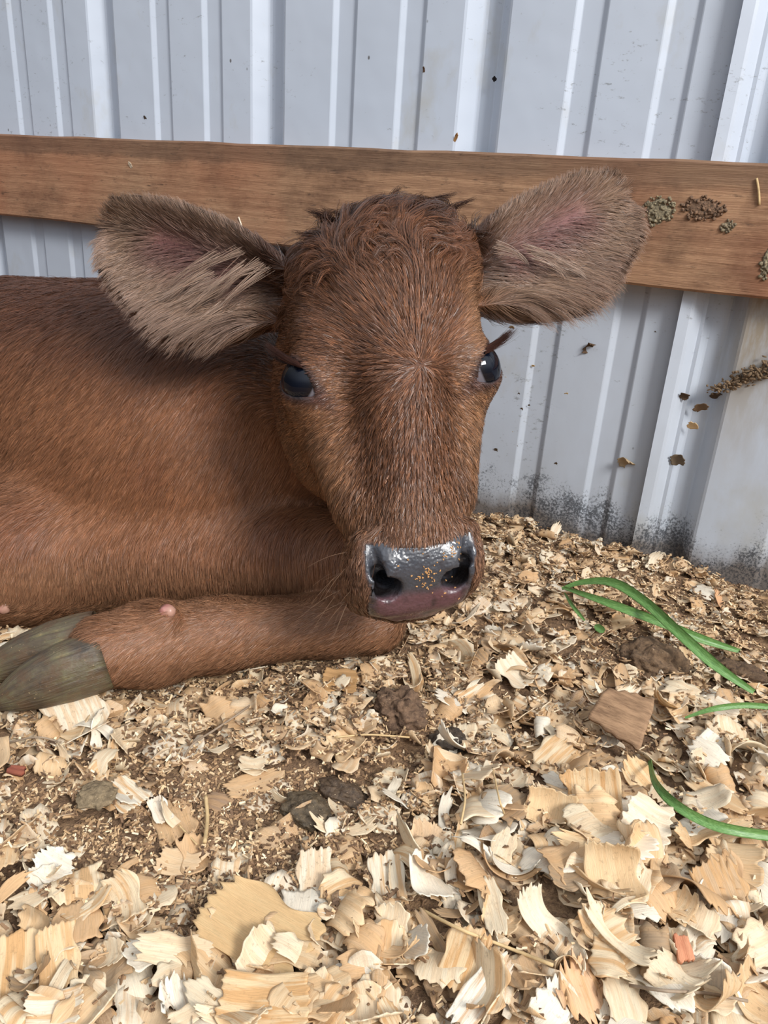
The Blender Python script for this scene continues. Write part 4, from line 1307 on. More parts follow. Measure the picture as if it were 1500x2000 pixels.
# crumbs and sawdust
def crumb_material():
    m, nt, lk, P = mat_new('sawdust')
    a = nt.new('ShaderNodeAttribute'); a.attribute_name = 'grain'
    sp = nt.new('ShaderNodeSeparateXYZ'); lk.new(a.outputs['Vector'], sp.inputs[0])
    c = ramp(nt, [(0.0, lin(92, 70, 52)), (0.35, lin(144, 112, 82)), (0.65, lin(186, 152, 112)), (0.88, lin(226, 196, 154)), (1.0, lin(246, 226, 192))])
    lk.new(sp.outputs['Z'], c.inputs[0]); lk.new(c.outputs[0], P.inputs['Base Color']); P.inputs['Roughness'].default_value = 0.85
    return m
N = 40000
cx = np.empty(0); cy = np.empty(0)
while len(cx) < N:
    x = g.uniform(-0.70, 0.40, N * 2); y = g.uniform(0.06, WALL_Y - 0.004, N * 2)
    c = w2c(np.stack([x, y, x * 0], -1)); pX = c[:, 0] / c[:, 2] * F + 750; pY = c[:, 1] / c[:, 2] * F + 1000
    wgt = np.full(len(x), 0.16)
    for bx, by, rx, ry, a in bare: wgt += a * np.exp(-((pX - bx) / (rx * 1.15)) ** 2 - ((pY - by) / (ry * 1.15)) ** 2)
    wgt += 0.30 * smoothstep(0.52, 0.70, y)
    ok = (g.random(len(x)) < wgt) & (pY < 2300) & (pX > -200) & (pX < 1700)
    cx = np.concatenate([cx, x[ok]]); cy = np.concatenate([cy, y[ok]])
cx = cx[:N]; cy = cy[:N]
i, j = hcell(np.stack([cx, cy], -1))
cz = HM[i, j]
l = g.uniform(0.0010, 0.0050, N); wd = g.uniform(0.0006, 0.0018, N); yaw = g.uniform(0, 6.28, N)
d1 = unit(np.stack([np.cos(yaw), np.sin(yaw), g.normal(size=N) * 0.35], -1)); d2 = unit(np.stack([-np.sin(yaw), np.cos(yaw), g.normal(size=N) * 0.35], -1))
d3 = np.cross(d1, d2) * 0.00035
ctr = np.stack([cx, cy, cz + 0.0006], -1)
kk = np.stack([ctr + sx * d1 * (l / 2)[:, None] + sy * d2 * (wd / 2)[:, None] * (1.0 if sx < 0 else 0.6) + sz * d3 for sz in (-1, 1) for sx, sy in ((-1, -1), (1, -1), (1, 1), (-1, 1))], 1)
fq = np.array([(0, 3, 2, 1), (4, 5, 6, 7), (0, 1, 5, 4), (1, 2, 6, 5), (2, 3, 7, 6), (3, 0, 4, 7)])
cQ = (np.arange(N)[:, None, None] * 8 + fq[None]).reshape(-1, 4)
dust = fast_quads('sawdust', kk.reshape(-1, 3), cQ, crumb_material(), smooth=False)
gg = np.zeros((N, 8, 3), np.float32); gg[:, :, 2] = (g.random(N) ** 1.3)[:, None]
at = dust.data.attributes.new('grain', 'FLOAT_VECTOR', 'POINT'); at.data.foreach_set('vector', gg.ravel())
tag(dust, 'brown crumbs and sawdust between the shavings where the bedding is thin', 'sawdust', kind='stuff')

# ---------------------------------------------------------------- the larger shavings, each its own
def piece_object(name, V, Q, G, M3, loc, mat):
    o = fast_quads(name, V, Q, mat)
    at = o.data.attributes.new('grain', 'FLOAT_VECTOR', 'POINT'); at.data.foreach_set('vector', G.astype(np.float32).ravel())
    mm = Matrix.Identity(4)
    for a_ in range(3):
        for b_ in range(3): mm[a_][b_] = M3[a_][b_]
        mm[a_][3] = loc[a_]
    o.matrix_world = mm
    return o
GROUP = 'pine shavings lying loose on the bedding'
LIB = []
for kind in ('flat', 'bent', 'curled', 'ribbon'):
    c = 0
    while c < (12 if kind == 'bent' else 9):
        sp, kd = shape_params(g, 0.026)
        if kd != kind: continue
        V, Q, G = shaving_mesh(g, nu=16, nv=15, rag=0.20, **sp)
        LIB.append((kind, V, Q, G)); c += 1
protos = {}
def tone_word(o):
    return None
def put_loose(idx, x, y, yaw, tilt, tdir, sc, sink=0.3):
    kind, V, Q, G = LIB[idx]
    R = rot_of(g, yaw, tilt, tdir)
    r = settle(V * sc, R, x, y, sink, 0.005)
    if r is None: return None
    loc = r[1]
    if idx not in protos:
        o = piece_object('wood_shaving', V, Q, G, R * sc, loc, M_SH); protos[idx] = o
    else:
        o = protos[idx].copy(); S.collection.objects.link(o)
        mm = Matrix.Identity(4)
        for a_ in range(3):
            for b_ in range(3): mm[a_][b_] = R[a_][b_] * sc
            mm[a_][3] = loc[a_]
        o.matrix_world = mm
    o['_k'] = kind
    return o
SHAPE = {'flat': 'nearly flat', 'bent': 'bent', 'curled': 'tightly curled', 'ribbon': 'narrow ribbon-like'}
def zone(pxx, pyy):
    z = [((110, 1440, 190, 110), 'beside the folded forefoot'), ((330, 1360, 120, 60), 'at the edge of the folded foreleg'),
         ((620, 1330, 190, 70), 'under the calf\'s muzzle'), ((960, 1240, 170, 110), 'behind the calf\'s muzzle towards the wall'),
         ((1230, 1180, 230, 110), 'near the green grass blades'), ((1200, 1440, 150, 80), 'around the brown bark chip'),
         ((1420, 1500, 140, 110), 'by the long curved grass blade'), ((900, 1430, 170, 80), 'around the dark dung clods'),
         ((620, 1530, 140, 80), 'beside the wet black patch'), ((380, 1620, 250, 110), 'on the bare brown dirt'),
         ((1130, 1690, 240, 150), 'on the heap of large pale curls'), ((800, 1650, 170, 120), 'left of the heap of large curls'),
         ((500, 1850, 200, 110), 'around the big dirt-speckled flake'), ((120, 1780, 180, 120), 'below the bare dirt, far left'),
         ((150, 1940, 260, 70), 'at the bottom left corner'), ((780, 1900, 200, 100), 'at the bottom middle'),
         ((1300, 1900, 260, 110), 'at the bottom right corner')]
    best = min(z, key=lambda e: ((pxx - e[0][0]) / e[0][2]) ** 2 + ((pyy - e[0][1]) / e[0][3]) ** 2)
    return best[1]
loose = []; info = []
TONES = [('cream-white', C(250, 240, 220), 0.10), ('pale cream', C(246, 228, 196), 0.30), ('honey-coloured', C(238, 208, 166), 0.45), ('orange-striped', C(244, 222, 186), 0.85), ('tan', C(224, 186, 142), 0.35), ('weathered grey-brown', C(176, 150, 120), 0.30)]
TCUM = np.cumsum([0.20, 0.26, 0.20, 0.16, 0.12, 0.06])
tries = 0
NL = 262
while len(loose) < NL and tries < 4000:
    tries += 1
    pX = g.uniform(-20, 1520); pY = 1090 + 910 * g.random() ** 0.72
    if pY < 1000 + 0 or (pX < 760 and pY < 1290): continue
    P0 = floor_pt(pX, pY, 0.012)
    if P0[1] > WALL_Y - 0.02: continue
    if g.random() > keep_prob(P0[0], P0[1]) ** 0.8 * (0.75 if pX < 700 else 1.0): continue
    idx = int(g.integers(len(LIB)))
    sc = g.uniform(0.70, 1.35) * (1.12 if (pX > 850 and pY > 1450) else 1.0) * (0.9 if pY < 1350 else 1)
    ti = abs(g.normal()) * 0.50
    o = put_loose(idx, P0[0], P0[1], g.uniform(0, 6.28), ti, g.uniform(0, 6.28), sc)
    if o is None: continue
    k_ = o['_k']; del o['_k']
    tn = TONES[int(np.searchsorted(TCUM, g.random()))]
    vv = g.uniform(0.90, 1.06)
    o.color = (min(1, tn[1][0] * vv), min(1, tn[1][1] * vv), min(1, tn[1][2] * vv), tn[2])
    loose.append(o); info.append([o, tn[0] + ' ' + SHAPE[k_] + ' shaving' + (' tipped on edge' if ti > 0.7 else ''), zone(pX, pY), pX, pY])
for o in S.objects:
    if '_k' in o: del o['_k']
def unique_labels():
    from collections import defaultdict
    by = defaultdict(list)
    for e in info: by[(e[1], e[2])].append(e)
    for (a_, z_), L_ in by.items():
        if len(L_) == 1:
            tag(L_[0][0], a_ + ' ' + z_, 'wood shaving', GROUP); continue
        L_.sort(key=lambda e: e[3])
        if len(L_) <= 3:
            wd_ = ['left one', 'right one'] if len(L_) == 2 else ['left one', 'middle one', 'right one']
            for e, w_ in zip(L_, wd_): tag(e[0], a_ + ' ' + z_ + ', ' + w_, 'wood shaving', GROUP)
        else:
            half = len(L_) // 2
            for side_, part_ in (('left', L_[:half]), ('right', L_[half:])):
                part_.sort(key=lambda e: e[4])
                names = ['further back', 'in front'] if len(part_) == 2 else ['further back', 'half way', 'in front'] + ['lowest'] * 9
                for e, w_ in zip(part_, names): tag(e[0], a_ + ' ' + z_ + ', ' + side_ + ', ' + w_, 'wood shaving', GROUP)
unique_labels()
print('loose', len(loose), tries, round(_t.time() - _t0, 1))
# ---------------------------------------------------------------- shavings one can pick out by name, laid on top
def hero(cx, cy, L, Wd, curl, yaw_px, tilt, tdir, tone, stripe, label, cross=0.0, twist=0.0, cone=0.0, rag=0.12, nu=26, nv=25, seed=1, lift=0.0, flip=False):
    gg_ = np.random.default_rng(seed)
    V, Q, G = shaving_mesh(gg_, L, Wd, curl, nu, nv, twist, cone, rag, 0.0006, cross)
    P0 = floor_pt(cx, cy, 0.015)
    # yaw given as the direction of the grain in the picture
    P1 = floor_pt(cx + 40 * math.cos(math.radians(yaw_px)), cy + 40 * math.sin(math.radians(yaw_px)), 0.015)
    yaw = math.atan2(P1[1] - P0[1], P1[0] - P0[0])
    R = rot_of(gg_, yaw, tilt, tdir)
    r = settle(V, R, P0[0], P0[1], 0.35, 0.006)
    if r is None:
        r = (None, (P0[0], P0[1], 0.02))
    # settle moves the piece to rest; keep the picture position for its centre at the rested height
    loc = np.array(r[1]) + np.array([0, 0, lift])
    o = piece_object('wood_shaving', V, Q, G, R, loc, M_SH)
    o.color = (*C(*tone), stripe)
    tag(o, label, 'wood shaving', GROUP)
    return o
CR = (246, 232, 206); HO = (238, 208, 164); TA = (216, 182, 142); WH_ = (252, 244, 226); BRN = (176, 142, 104)
hero(150, 1396, 0.046, 0.036, 2.2, 70, 0.45, 0.3, CR, 0.5, 'big round curled shaving with ragged white rim touching the hoof', rag=0.10, seed=3)
hero(505, 1795, 0.062, 0.038, 0.5, 28, 0.12, 1.0, (226, 192, 142), 0.25, 'widest flat tan flake, speckled with dirt, in the front bedding', rag=0.12, seed=4)
hero(515, 1955, 0.040, 0.026, 0.9, 2, 0.15, 0.5, HO, 1.0, 'broad flat shaving with parallel orange stripes below the widest flake', rag=0.08, seed=5)
hero(615, 1688, 0.030, 0.018, 0.5, 92, 0.35, 0.2, CR, 0.5, 'upright oblong striped shaving left of the heap', rag=0.10, seed=6)
hero(1150, 1585, 0.032, 0.032, 1.6, 78, 0.75, 0.1, HO, 1.0, 'large fluted orange-striped shaving on top of the heap', cross=0.25, rag=0.14, seed=7)
hero(1068, 1605, 0.024, 0.026, 2.2, 100, 0.7, 0.2, HO, 0.3, 'smooth cupped honey shaving at the left of the heap top', cross=0.5, seed=8)
hero(1250, 1660, 0.028, 0.032, 1.0, 20, 0.5, 0.8, CR, 0.3, 'wide cream shaving at the right of the heap top', cross=0.2, rag=0.14, seed=9)
hero(1185, 1770, 0.040, 0.026, 3.0, 75, 0.6, 0.0, HO, 0.25, 'large translucent honey curl folded over in the heap', cone=0.8, cross=0.2, seed=10)
hero(1075, 1835, 0.052, 0.013, 2.6, 40, 0.5, 0.4, CR, 0.2, 'long curved ribbon sweeping round under the heap', twist=0.8, cone=0.5, seed=11)
hero(1130, 1690, 0.038, 0.011, 1.4, 15, 0.4, 0.4, HO, 0.3, 'narrow forked sliver lying across the middle of the heap', twist=-0.6, rag=0.3, seed=12)
hero(1135, 1935, 0.034, 0.024, 0.7, 60, 0.5, 1.2, (240, 196, 154), 0.7, 'pointed pinkish-orange shaving at the bottom below the heap', rag=0.3, seed=13)
hero(665, 1318, 0.026, 0.022, 0.5, 3, 0.2, 0.6, (190, 148, 100), 0.7, 'brown weathered striped shaving below the muzzle', rag=0.08, seed=14)
hero(495, 1488, 0.042, 0.016, 0.9, -14, 0.2, 0.9, TA, 0.35, 'long flat tan shaving pointing at the wet black patch', rag=0.2, seed=15)
hero(430, 1520, 0.034, 0.013, -1.2, 12, 0.2, 0.9, (170, 140, 112), 0.3, 'long grey-brown upturned sliver beside the long flat tan one', rag=0.25, twist=0.5, seed=16)
hero(243, 1530, 0.026, 0.019, 0.4, 35, 0.15, 0.9, CR, 0.9, 'striped flat shaving at the back of the bare dirt', rag=0.1, seed=17)
hero(345, 1640, 0.024, 0.016, 0.9, 10, 0.15, 0.9, (236, 206, 166), 0.2, 'dirt-speckled cream shaving alone in the middle of bare dirt', rag=0.12, seed=18)
hero(310, 1545, 0.019, 0.010, 0.6, 60, 0.25, 0.9, WH_, 0.3, 'small white oblong shaving beside the striped flat one', rag=0.1, seed=19)
hero(30, 1880, 0.034, 0.022, 0.6, 95, 0.25, 0.9, HO, 1.0, 'broad striped shaving cut by the frame at lower left', rag=0.08, seed=20)
hero(112, 1868, 0.030, 0.017, 0.8, 85, 0.3, 0.9, HO, 0.8, 'striped double strip standing beside the broad one at lower left', rag=0.08, seed=21)
hero(100, 1672, 0.024, 0.018, 1.2, 20, 0.3, 1.4, WH_, 0.2, 'blue-white folded shaving at the left of the bare dirt', cross=0.3, rag=0.2, seed=22)
hero(345, 1928, 0.022, 0.015, 1.2, 70, 0.5, 1.9, WH_, 0.3, 'white shaving with a comb-like torn edge near the bottom', rag=0.35, seed=23)
hero(105, 1968, 0.026, 0.015, 1.5, -8, 0.2, 0.4, CR, 0.8, 'boat-shaped striped shaving at the bottom left corner', cross=0.3, seed=24)
hero(1380, 1470, 0.024, 0.017, 0.5, -40, 0.4, 0.4, WH_, 0.15, 'smooth blue-white square-cut shaving by the long grass blade', rag=0.03, seed=25)
hero(1255, 1530, 0.036, 0.020, 1.3, 30, 0.5, 1.0, HO, 0.7, 'long scalloped shaving below the bark chip', cross=0.3, rag=0.2, seed=26)
hero(930, 1345, 0.032, 0.020, 0.9, -25, 0.5, 0.6, CR, 0.9, 'fan of striped cream wood left of the round clod', cone=0.9, rag=0.25, seed=27)
hero(1220, 1360, 0.036, 0.016, 0.6, -32, 0.4, 0.6, CR, 0.6, 'pointed split shaving aiming at the round brown clod', rag=0.3, seed=28)
hero(1010, 1300, 0.032, 0.022, 1.6, 30, 0.4, 0.6, CR, 0.3, 'broad arched cream shaving in the middle of the bedding', cross=0.2, seed=29)
hero(830, 1620, 0.024, 0.022, 0.6, 85, 0.6, 0.0, (240, 206, 166), 0.2, 'pointed triangular honey shaving behind the striped strip', cone=1.2, rag=0.3, seed=30)
hero(760, 1700, 0.034, 0.018, 0.6, 82, 0.3, 0.0, CR, 0.8, 'tall striped strip left of the heap', rag=0.12, seed=31)
hero(905, 1875, 0.032, 0.019, 0.4, 110, 0.3, 0.0, HO, 1.0, 'orange-striped slab leaning at the front centre', rag=0.12, seed=32)
hero(940, 1940, 0.040, 0.014, 0.4, 130, 0.3, 0.0, WH_, 0.7, 'long whitish split strip at the bottom centre', rag=0.15, seed=33)
hero(1400, 1760, 0.034, 0.024, 0.5, 60, 0.4, 0.0, TA, 0.8, 'grooved tan slab at the right of the heap', rag=0.2, seed=34)
hero(1085, 1045, 0.030, 0.010, 0.8, -75, 0.9, 0.9, CR, 0.3, 'pale upright sliver leaning at the foot of the wall', rag=0.25, seed=35)
hero(1275, 1110, 0.028, 0.012, 2.6, -85, 0.9, 0.6, CR, 0.3, 'curled pale shaving standing against the overlapping wall sheet', twist=0.6, rag=0.2, seed=36)
hero(1410, 1170, 0.028, 0.008, 0.5, 40, 0.5, 0.6, (230, 180, 136), 0.3, 'thin orange splinter lying against the wall base', rag=0.3, seed=37)

# ---------------------------------------------------------------- rougher things in the bedding
def lump(name, cx, cy, rad, col_a, col_b, rough, label, cat, seed, sq=0.6, amp=0.25, freq=5.0, wet=0.0, z0=None, pos=None, group=None):
    bmv, bmq = sphere_mesh(64, 40)
    n_ = vnoise(bmv, freq / 2, seed) * amp + vnoise(bmv, freq, seed + 1) * amp * 0.5 + vnoise(bmv, freq * 2.4, seed + 2) * amp * 0.28 + vnoise(bmv, freq * 5, seed + 3) * amp * 0.12
    V = bmv * (1 + n_)[:, None] * np.array(rad)
    m, nt, lk, P = mat_new(name + '_stuff')
    geo = nt.new('ShaderNodeNewGeometry')
    n1 = noise(nt, lk, geo.outputs['Position'], 260, 6, 0.7)
    c = ramp(nt, [(0.35, col_a), (0.62, col_b)]); lk.new(n1.outputs[0], c.inputs[0])
    sp = noise(nt, lk, geo.outputs['Position'], 900, 2, 0.5)
    r = rampv(nt, [(0.70, 0), (0.74, 0.75)]); lk.new(sp.outputs[0], r.inputs[0])
    lk.new(mix(nt, lk, r.outputs[0], c.outputs[0], lin(200, 176, 140)), P.inputs['Base Color'])
    P.inputs['Roughness'].default_value = rough
    lk.new(bump(nt, lk, n1.outputs[0], 0.8, 0.002), P.inputs['Normal'])
    if pos is None:
        P0 = floor_pt(cx, cy, 0.012)
        i, j = hcell(P0); z = HM[i, j] if z0 is None else z0
        P0 = np.array([P0[0], P0[1], z + rad[2] * sq])
    else: P0 = pos
    o = fast_quads(name, V, bmq, m); o.location = P0
    tag(o, label, cat, group)
    return o
lump('dirt_clod', 785, 1378, (0.0155, 0.013, 0.012), lin(78, 58, 44), lin(132, 104, 80), 0.85, 'knobbly dark brown clod on the shavings below the muzzle', 'clod', 41, 0.35, 0.40)
lump('dirt_clod', 1275, 1278, (0.024, 0.020, 0.014), lin(78, 60, 44), lin(128, 102, 76), 0.9, 'wide flat brown clod behind the bark chip near the grass', 'clod', 51, 0.15, 0.30)
lump('dirt_clod', 1445, 1310, (0.020, 0.014, 0.008), lin(70, 52, 38), lin(112, 88, 64), 0.9, 'low brown clod under the tip of the arching grass blade', 'clod', 55, 0.15, 0.30)
lump('dung_patch', 878, 1432, (0.011, 0.011, 0.008), lin(44, 36, 30), lin(86, 72, 58), 0.5, 'small black wet dung lump with white specks', 'dung', 61, 0.1, 0.22)
lump('dung_patch', 600, 1560, (0.014, 0.011, 0.006), lin(62, 52, 38), lin(104, 88, 66), 0.5, 'dark wet dung patch nearest the bare dirt', 'dung', 65, 0.15, 0.22)
lump('dung_patch', 672, 1517, (0.016, 0.009, 0.005), lin(62, 48, 36), lin(102, 82, 62), 0.5, 'dark wet dung patch behind the other one', 'dung', 68, 0.15, 0.22)
lump('dung_patch', 190, 1548, (0.010, 0.010, 0.003), lin(100, 84, 62), lin(150, 130, 100), 0.8, 'olive-grey crusted lump at the left of the bare dirt', 'dung', 69, 0.3, 0.22)
# bark chip: thick, split slab
def chip(name, cx, cy, L, Wd, T, yaw_px, tilt, tdir, ca, cb, label, seed, zoff=0.006):
    gg_ = np.random.default_rng(seed)
    nu, nv = 18, 14
    u = np.linspace(-0.5, 0.5, nu); v = np.linspace(-0.5, 0.5, nv)
    Ug, Vg = np.meshgrid(u, v, indexing='ij')
    e = vnoise(np.stack([Ug * 0, Vg * 9, Ug * 0], -1), 1.0, seed) * 0.09
    X = (Ug * (1 - 0.25 * Vg) + e * np.sign(Ug) * np.abs(Ug) * 2) * L
    Y = (Vg * (1 + 0.25 * Ug) + 0.05 * vnoise(np.stack([Ug * 8, Ug * 0, Ug * 0], -1), 1.0, seed + 1) * np.sign(Vg)) * Wd
    Z = 0.10 * T * vnoise(np.stack([X, Y, X * 0], -1), 260, seed + 2) + T * 0.3 * vnoise(np.stack([X * 0.3, Y, X * 0], -1), 140, seed + 3)
    top = np.stack([X, Y, Z + T / 2], -1).reshape(-1, 3); bot = np.stack([X * 0.96, Y * 0.96, Z * 0.4 - T / 2], -1).reshape(-1, 3)
    V = np.concatenate([top, bot]); N = nu * nv
    i, j = np.meshgrid(np.arange(nu - 1), np.arange(nv - 1), indexing='ij'); a = (i * nv + j).ravel()
    Q = [np.stack([a, a + nv, a + nv + 1, a + 1], 1), np.stack([a, a + 1, a + nv + 1, a + nv], 1) + N]
    for arr, fl in ((np.arange(nu) * nv, 0), (np.arange(nu) * nv + nv - 1, 1), (np.arange(nv), 1), (np.arange(nv) + (nu - 1) * nv, 0)):
        q_ = np.stack([arr[:-1], arr[:-1] + N, arr[1:] + N, arr[1:]], 1); Q.append(q_[:, ::-1] if fl else q_)
    m, nt, lk, P = mat_new(name)
    tc = nt.new('ShaderNodeTexCoord')
    n1 = noise(nt, lk, mapping(nt, lk, tc.outputs['Object'], (60, 400, 200)), 1, 6, 0.7)
    c = ramp(nt, [(0.35, ca), (0.62, cb)]); lk.new(n1.outputs[0], c.inputs[0]); lk.new(c.outputs[0], P.inputs['Base Color'])
    P.inputs['Roughness'].default_value = 0.85; lk.new(bump(nt, lk, n1.outputs[0], 0.8, 0.001), P.inputs['Normal'])
    P0 = floor_pt(cx, cy, 0.018); P1 = floor_pt(cx + 40 * math.cos(math.radians(yaw_px)), cy + 40 * math.sin(math.radians(yaw_px)), 0.018)
    R = rot_of(gg_, math.atan2(P1[1] - P0[1], P1[0] - P0[0]), tilt, tdir)
    i, j = hcell(P0)
    o = fast_quads(name, V, np.concatenate(Q), m)
    mm = Matrix.Identity(4)
    for a_ in range(3):
        for b_ in range(3): mm[a_][b_] = R[a_][b_]
    mm[0][3], mm[1][3], mm[2][3] = P0[0], P0[1], HM[i, j] + zoff
    o.matrix_world = mm
    return tag(o, label, 'chip')
chip('bark_chip', 1208, 1425, 0.033, 0.030, 0.004, 22, 0.55, 0.1, lin(112, 84, 60), lin(164, 130, 98), 'thick brown bark chip tilted among the pale shavings', 5, 0.013)
chip('wood_chip', 1322, 1893, 0.010, 0.006, 0.003, 70, 0.3, 0.3, lin(182, 112, 80), lin(206, 142, 106), 'small brick-orange wood chip at the right end of the front bedding', 6, 0.004)
chip('wood_chip', 28, 1478, 0.009, 0.005, 0.003, 10, 0.3, 0.3, lin(112, 54, 40), lin(150, 84, 62), 'small dark red wood chip at the left edge below the hoof', 7, 0.003)

# straws and stalks: thin bent tubes
def tube(name, pts, rad, mat, label, cat, group=None, nseg=7, flat=1.0):
    pts = np.array(pts, float); n = len(pts)
    V = []; Q = []
    for i in range(n):
        t = unit(pts[min(i + 1, n - 1)] - pts[max(i - 1, 0)])
        a_ = unit(np.cross(t, [0.1, 0.2, 1.0])); b_ = np.cross(t, a_)
        r = rad[i] if hasattr(rad, '__len__') else rad
        for k_ in range(nseg):
            an = 2 * math.pi * k_ / nseg
            V.append(pts[i] + a_ * math.cos(an) * r + b_ * math.sin(an) * r * flat)
    for i in range(n - 1):
        for k_ in range(nseg):
            k2 = (k_ + 1) % nseg
            Q.append((i * nseg + k_, i * nseg + k2, (i + 1) * nseg + k2, (i + 1) * nseg + k_))
    Q.append(tuple(range(nseg))[::-1]); Q.append(tuple((n - 1) * nseg + k_ for k_ in range(nseg)))
    o = mesh_obj(name, V, Q, mat, None, True)
    return tag(o, label, cat, group)
def simple(name, col, rough=0.7):
    m, nt, lk, P = mat_new(name); P.inputs['Roughness'].default_value = rough
    geo = nt.new('ShaderNodeNewGeometry'); n1 = noise(nt, lk, geo.outputs['Position'], 300, 4, 0.6)
    lk.new(mix(nt, lk, n1.outputs[0], tuple(c * 0.6 for c in col), tuple(min(1, c * 1.3) for c in col)), P.inputs['Base Color'])
    return m
def smooth_path(pts, n=24):
    pts = np.array(pts, float); t = np.arange(len(pts)); T = np.linspace(0, len(pts) - 1, n)
    return np.stack([spline(t, pts[:, c])(T) for c in range(3)], 1) if len(pts) > 2 else np.array([pts[0] + (pts[1] - pts[0]) * s for s in np.linspace(0, 1, n)])
M_STRAW = simple('dry_straw', lin(206, 176, 128)); M_STALK = simple('grey_stalk', lin(150, 130, 108)); M_TWIG = simple('brown_twig', lin(112, 84, 58))
def top_pt(x, y, up=0.003):
    P0 = floor_pt(x, y, 0.012)
    for _ in range(3):
        i, j = hcell(P0); P0 = floor_pt(x, y, HM[i, j] + up)
    return P0
for pts, r, m_, lb in (
    ([(355, 1490, .003), (375, 1455, .006), (420, 1425, .008), (465, 1395, .006), (500, 1370, .003)], 0.0007, M_STALK, 'thin grey stalk curving beside the striped flat shaving'),
    ([(0, 1455, .003), (70, 1440, .004), (120, 1450, .003)], 0.0006, M_STALK, 'thin grey stalk bent into a loop at the left below the hoof'),
    ([(655, 1440, .004), (720, 1435, .008), (800, 1440, .004)], 0.0006, M_STRAW, 'pale straw arching left of the dark dung lump'),
    ([(820, 1775, .004), (900, 1815, .006), (990, 1850, .005), (1080, 1885, .003)], 0.0008, M_STRAW, 'long straw lying slantwise below the heap'),
    ([(402, 1555, .003), (405, 1600, .004), (400, 1645, .003)], 0.0011, M_STRAW, 'short straight stick standing out on the bare dirt'),
    ([(350, 1612, .003), (385, 1650, .003)], 0.0005, M_STRAW, 'hair-thin straw on the bare dirt beside the stick'),
    ([(1230, 1925, .004), (1300, 1935, .005), (1380, 1940, .004), (1460, 1955, .003)], 0.0007, M_STALK, 'thin grey stalk at the bottom right corner'),
    ([(903, 1510, .003), (908, 1560, .007), (900, 1610, .003)], 0.0006, M_STRAW, 'thin curved straw right of the dark dung lump'),
    ([(962, 1500, .003), (975, 1560, .009), (985, 1590, .003)], 0.0005, M_STRAW, 'finest curved straw left of the heap top')):
    tube('straw', smooth_path([top_pt(*p) for p in pts], 18), r, m_, lb, 'straw', 'loose straws in the bedding')

# grass blades: folded flat ribbons with thickness
def grass_material():
    m, nt, lk, P = mat_new('green_grass')
    a = nt.new('ShaderNodeAttribute'); a.attribute_name = 'grain'
    sp = nt.new('ShaderNodeSeparateXYZ'); lk.new(a.outputs['Vector'], sp.inputs[0])
    cb = nt.new('ShaderNodeCombineXYZ'); lk.new(math_(nt, lk, 'MULTIPLY', sp.outputs['X'], 3), cb.inputs[0]); lk.new(math_(nt, lk, 'MULTIPLY', sp.outputs['Y'], 9), cb.inputs[1])
    n1 = noise(nt, lk, cb.outputs[0], 1.2, 3, 0.6)
    c = ramp(nt, [(0.3, lin(90, 132, 68)), (0.55, lin(120, 164, 92)), (0.75, lin(156, 190, 120))]); lk.new(n1.outputs[0], c.inputs[0])
    lk.new(c.outputs[0], P.inputs['Base Color']); P.inputs['Roughness'].default_value = 0.35
    lk.new(bump(nt, lk, n1.outputs[0], 0.3, 0.0005), P.inputs['Normal'])
    tr = nt.new('ShaderNodeBsdfTranslucent'); lk.new(c.outputs[0], tr.inputs['Color'])
    mx = nt.new('ShaderNodeMixShader'); mx.inputs[0].default_value = 0.25
    lk.new(P.outputs[0], mx.inputs[1]); lk.new(tr.outputs[0], mx.inputs[2]); lk.new(mx.outputs[0], nt['Material Output'].inputs['Surface'])
    return m
M_GRASS = grass_material()
def blade(pts, wmax, label, side=(0.3, 0.6, 0.75), taper=(0.35, 1.0, 0.5)):
    C3 = smooth_path(pts, 40); n = len(C3); V = []; Q = []; G = []
    nv = 7
    for i in range(n):
        s = i / (n - 1)
        t = unit(C3[min(i + 1, n - 1)] - C3[max(i - 1, 0)])
        sd = unit(np.cross(t, np.cross(np.array(side), t))); nn = np.cross(t, sd)
        w_ = wmax * np.interp(s, [0, 0.35, 0.8, 1.0], [taper[0], taper[1], taper[1], taper[2]])
        for side_ in (1, -1):
            for k_ in range(nv):
                a_ = (k_ / (nv - 1) - 0.5)
                V.append(C3[i] + sd * a_ * w_ + nn * (abs(a_) * w_ * 0.45 + side_ * 0.00022)); G.append((s * 10, a_, 0))
    for i in range(n - 1):
        for k_ in range(nv - 1):
            a_ = i * 2 * nv + k_; b_ = a_ + 2 * nv
            Q.append((a_, b_, b_ + 1, a_ + 1)); Q.append((a_ + nv, a_ + nv + 1, b_ + nv + 1, b_ + nv))
        for k_ in (0, nv - 1):
            a_ = i * 2 * nv + k_; b_ = a_ + 2 * nv
            Q.append((a_, a_ + nv, b_ + nv, b_))
    o = fast_quads('grass_blade', np.array(V), np.array(Q), M_GRASS)
    at = o.data.attributes.new('grain', 'FLOAT_VECTOR', 'POINT'); at.data.foreach_set('vector', np.array(G, np.float32).ravel())
    return tag(o, label, 'grass blade')
def air(x, y, h): return floor_pt(x, y, h + 0.005)
blade([air(1098, 1150, .016), air(1140, 1138, .026), air(1200, 1140, .036), air(1262, 1178, .036), (air(1330, 1240, .032)), air(1400, 1302, .022), air(1472, 1352, .012)], 0.0078, 'widest green grass blade arching over the bedding near the wall')
blade([air(1100, 1148, .018), air(1150, 1165, .024), air(1220, 1190, .026), air(1300, 1220, .022), air(1370, 1248, .016), air(1445, 1272, .010)], 0.0068, 'second green blade crossing under the widest one')
blade([air(1103, 1158, .014), air(1120, 1185, .014), air(1142, 1212, .010)], 0.0030, 'short thin dark green blade under the tip of the wide ones')
blade([air(1162, 1222, .012), air(1180, 1234, .012)], 0.0060, 'tiny stub of green blade between shavings')
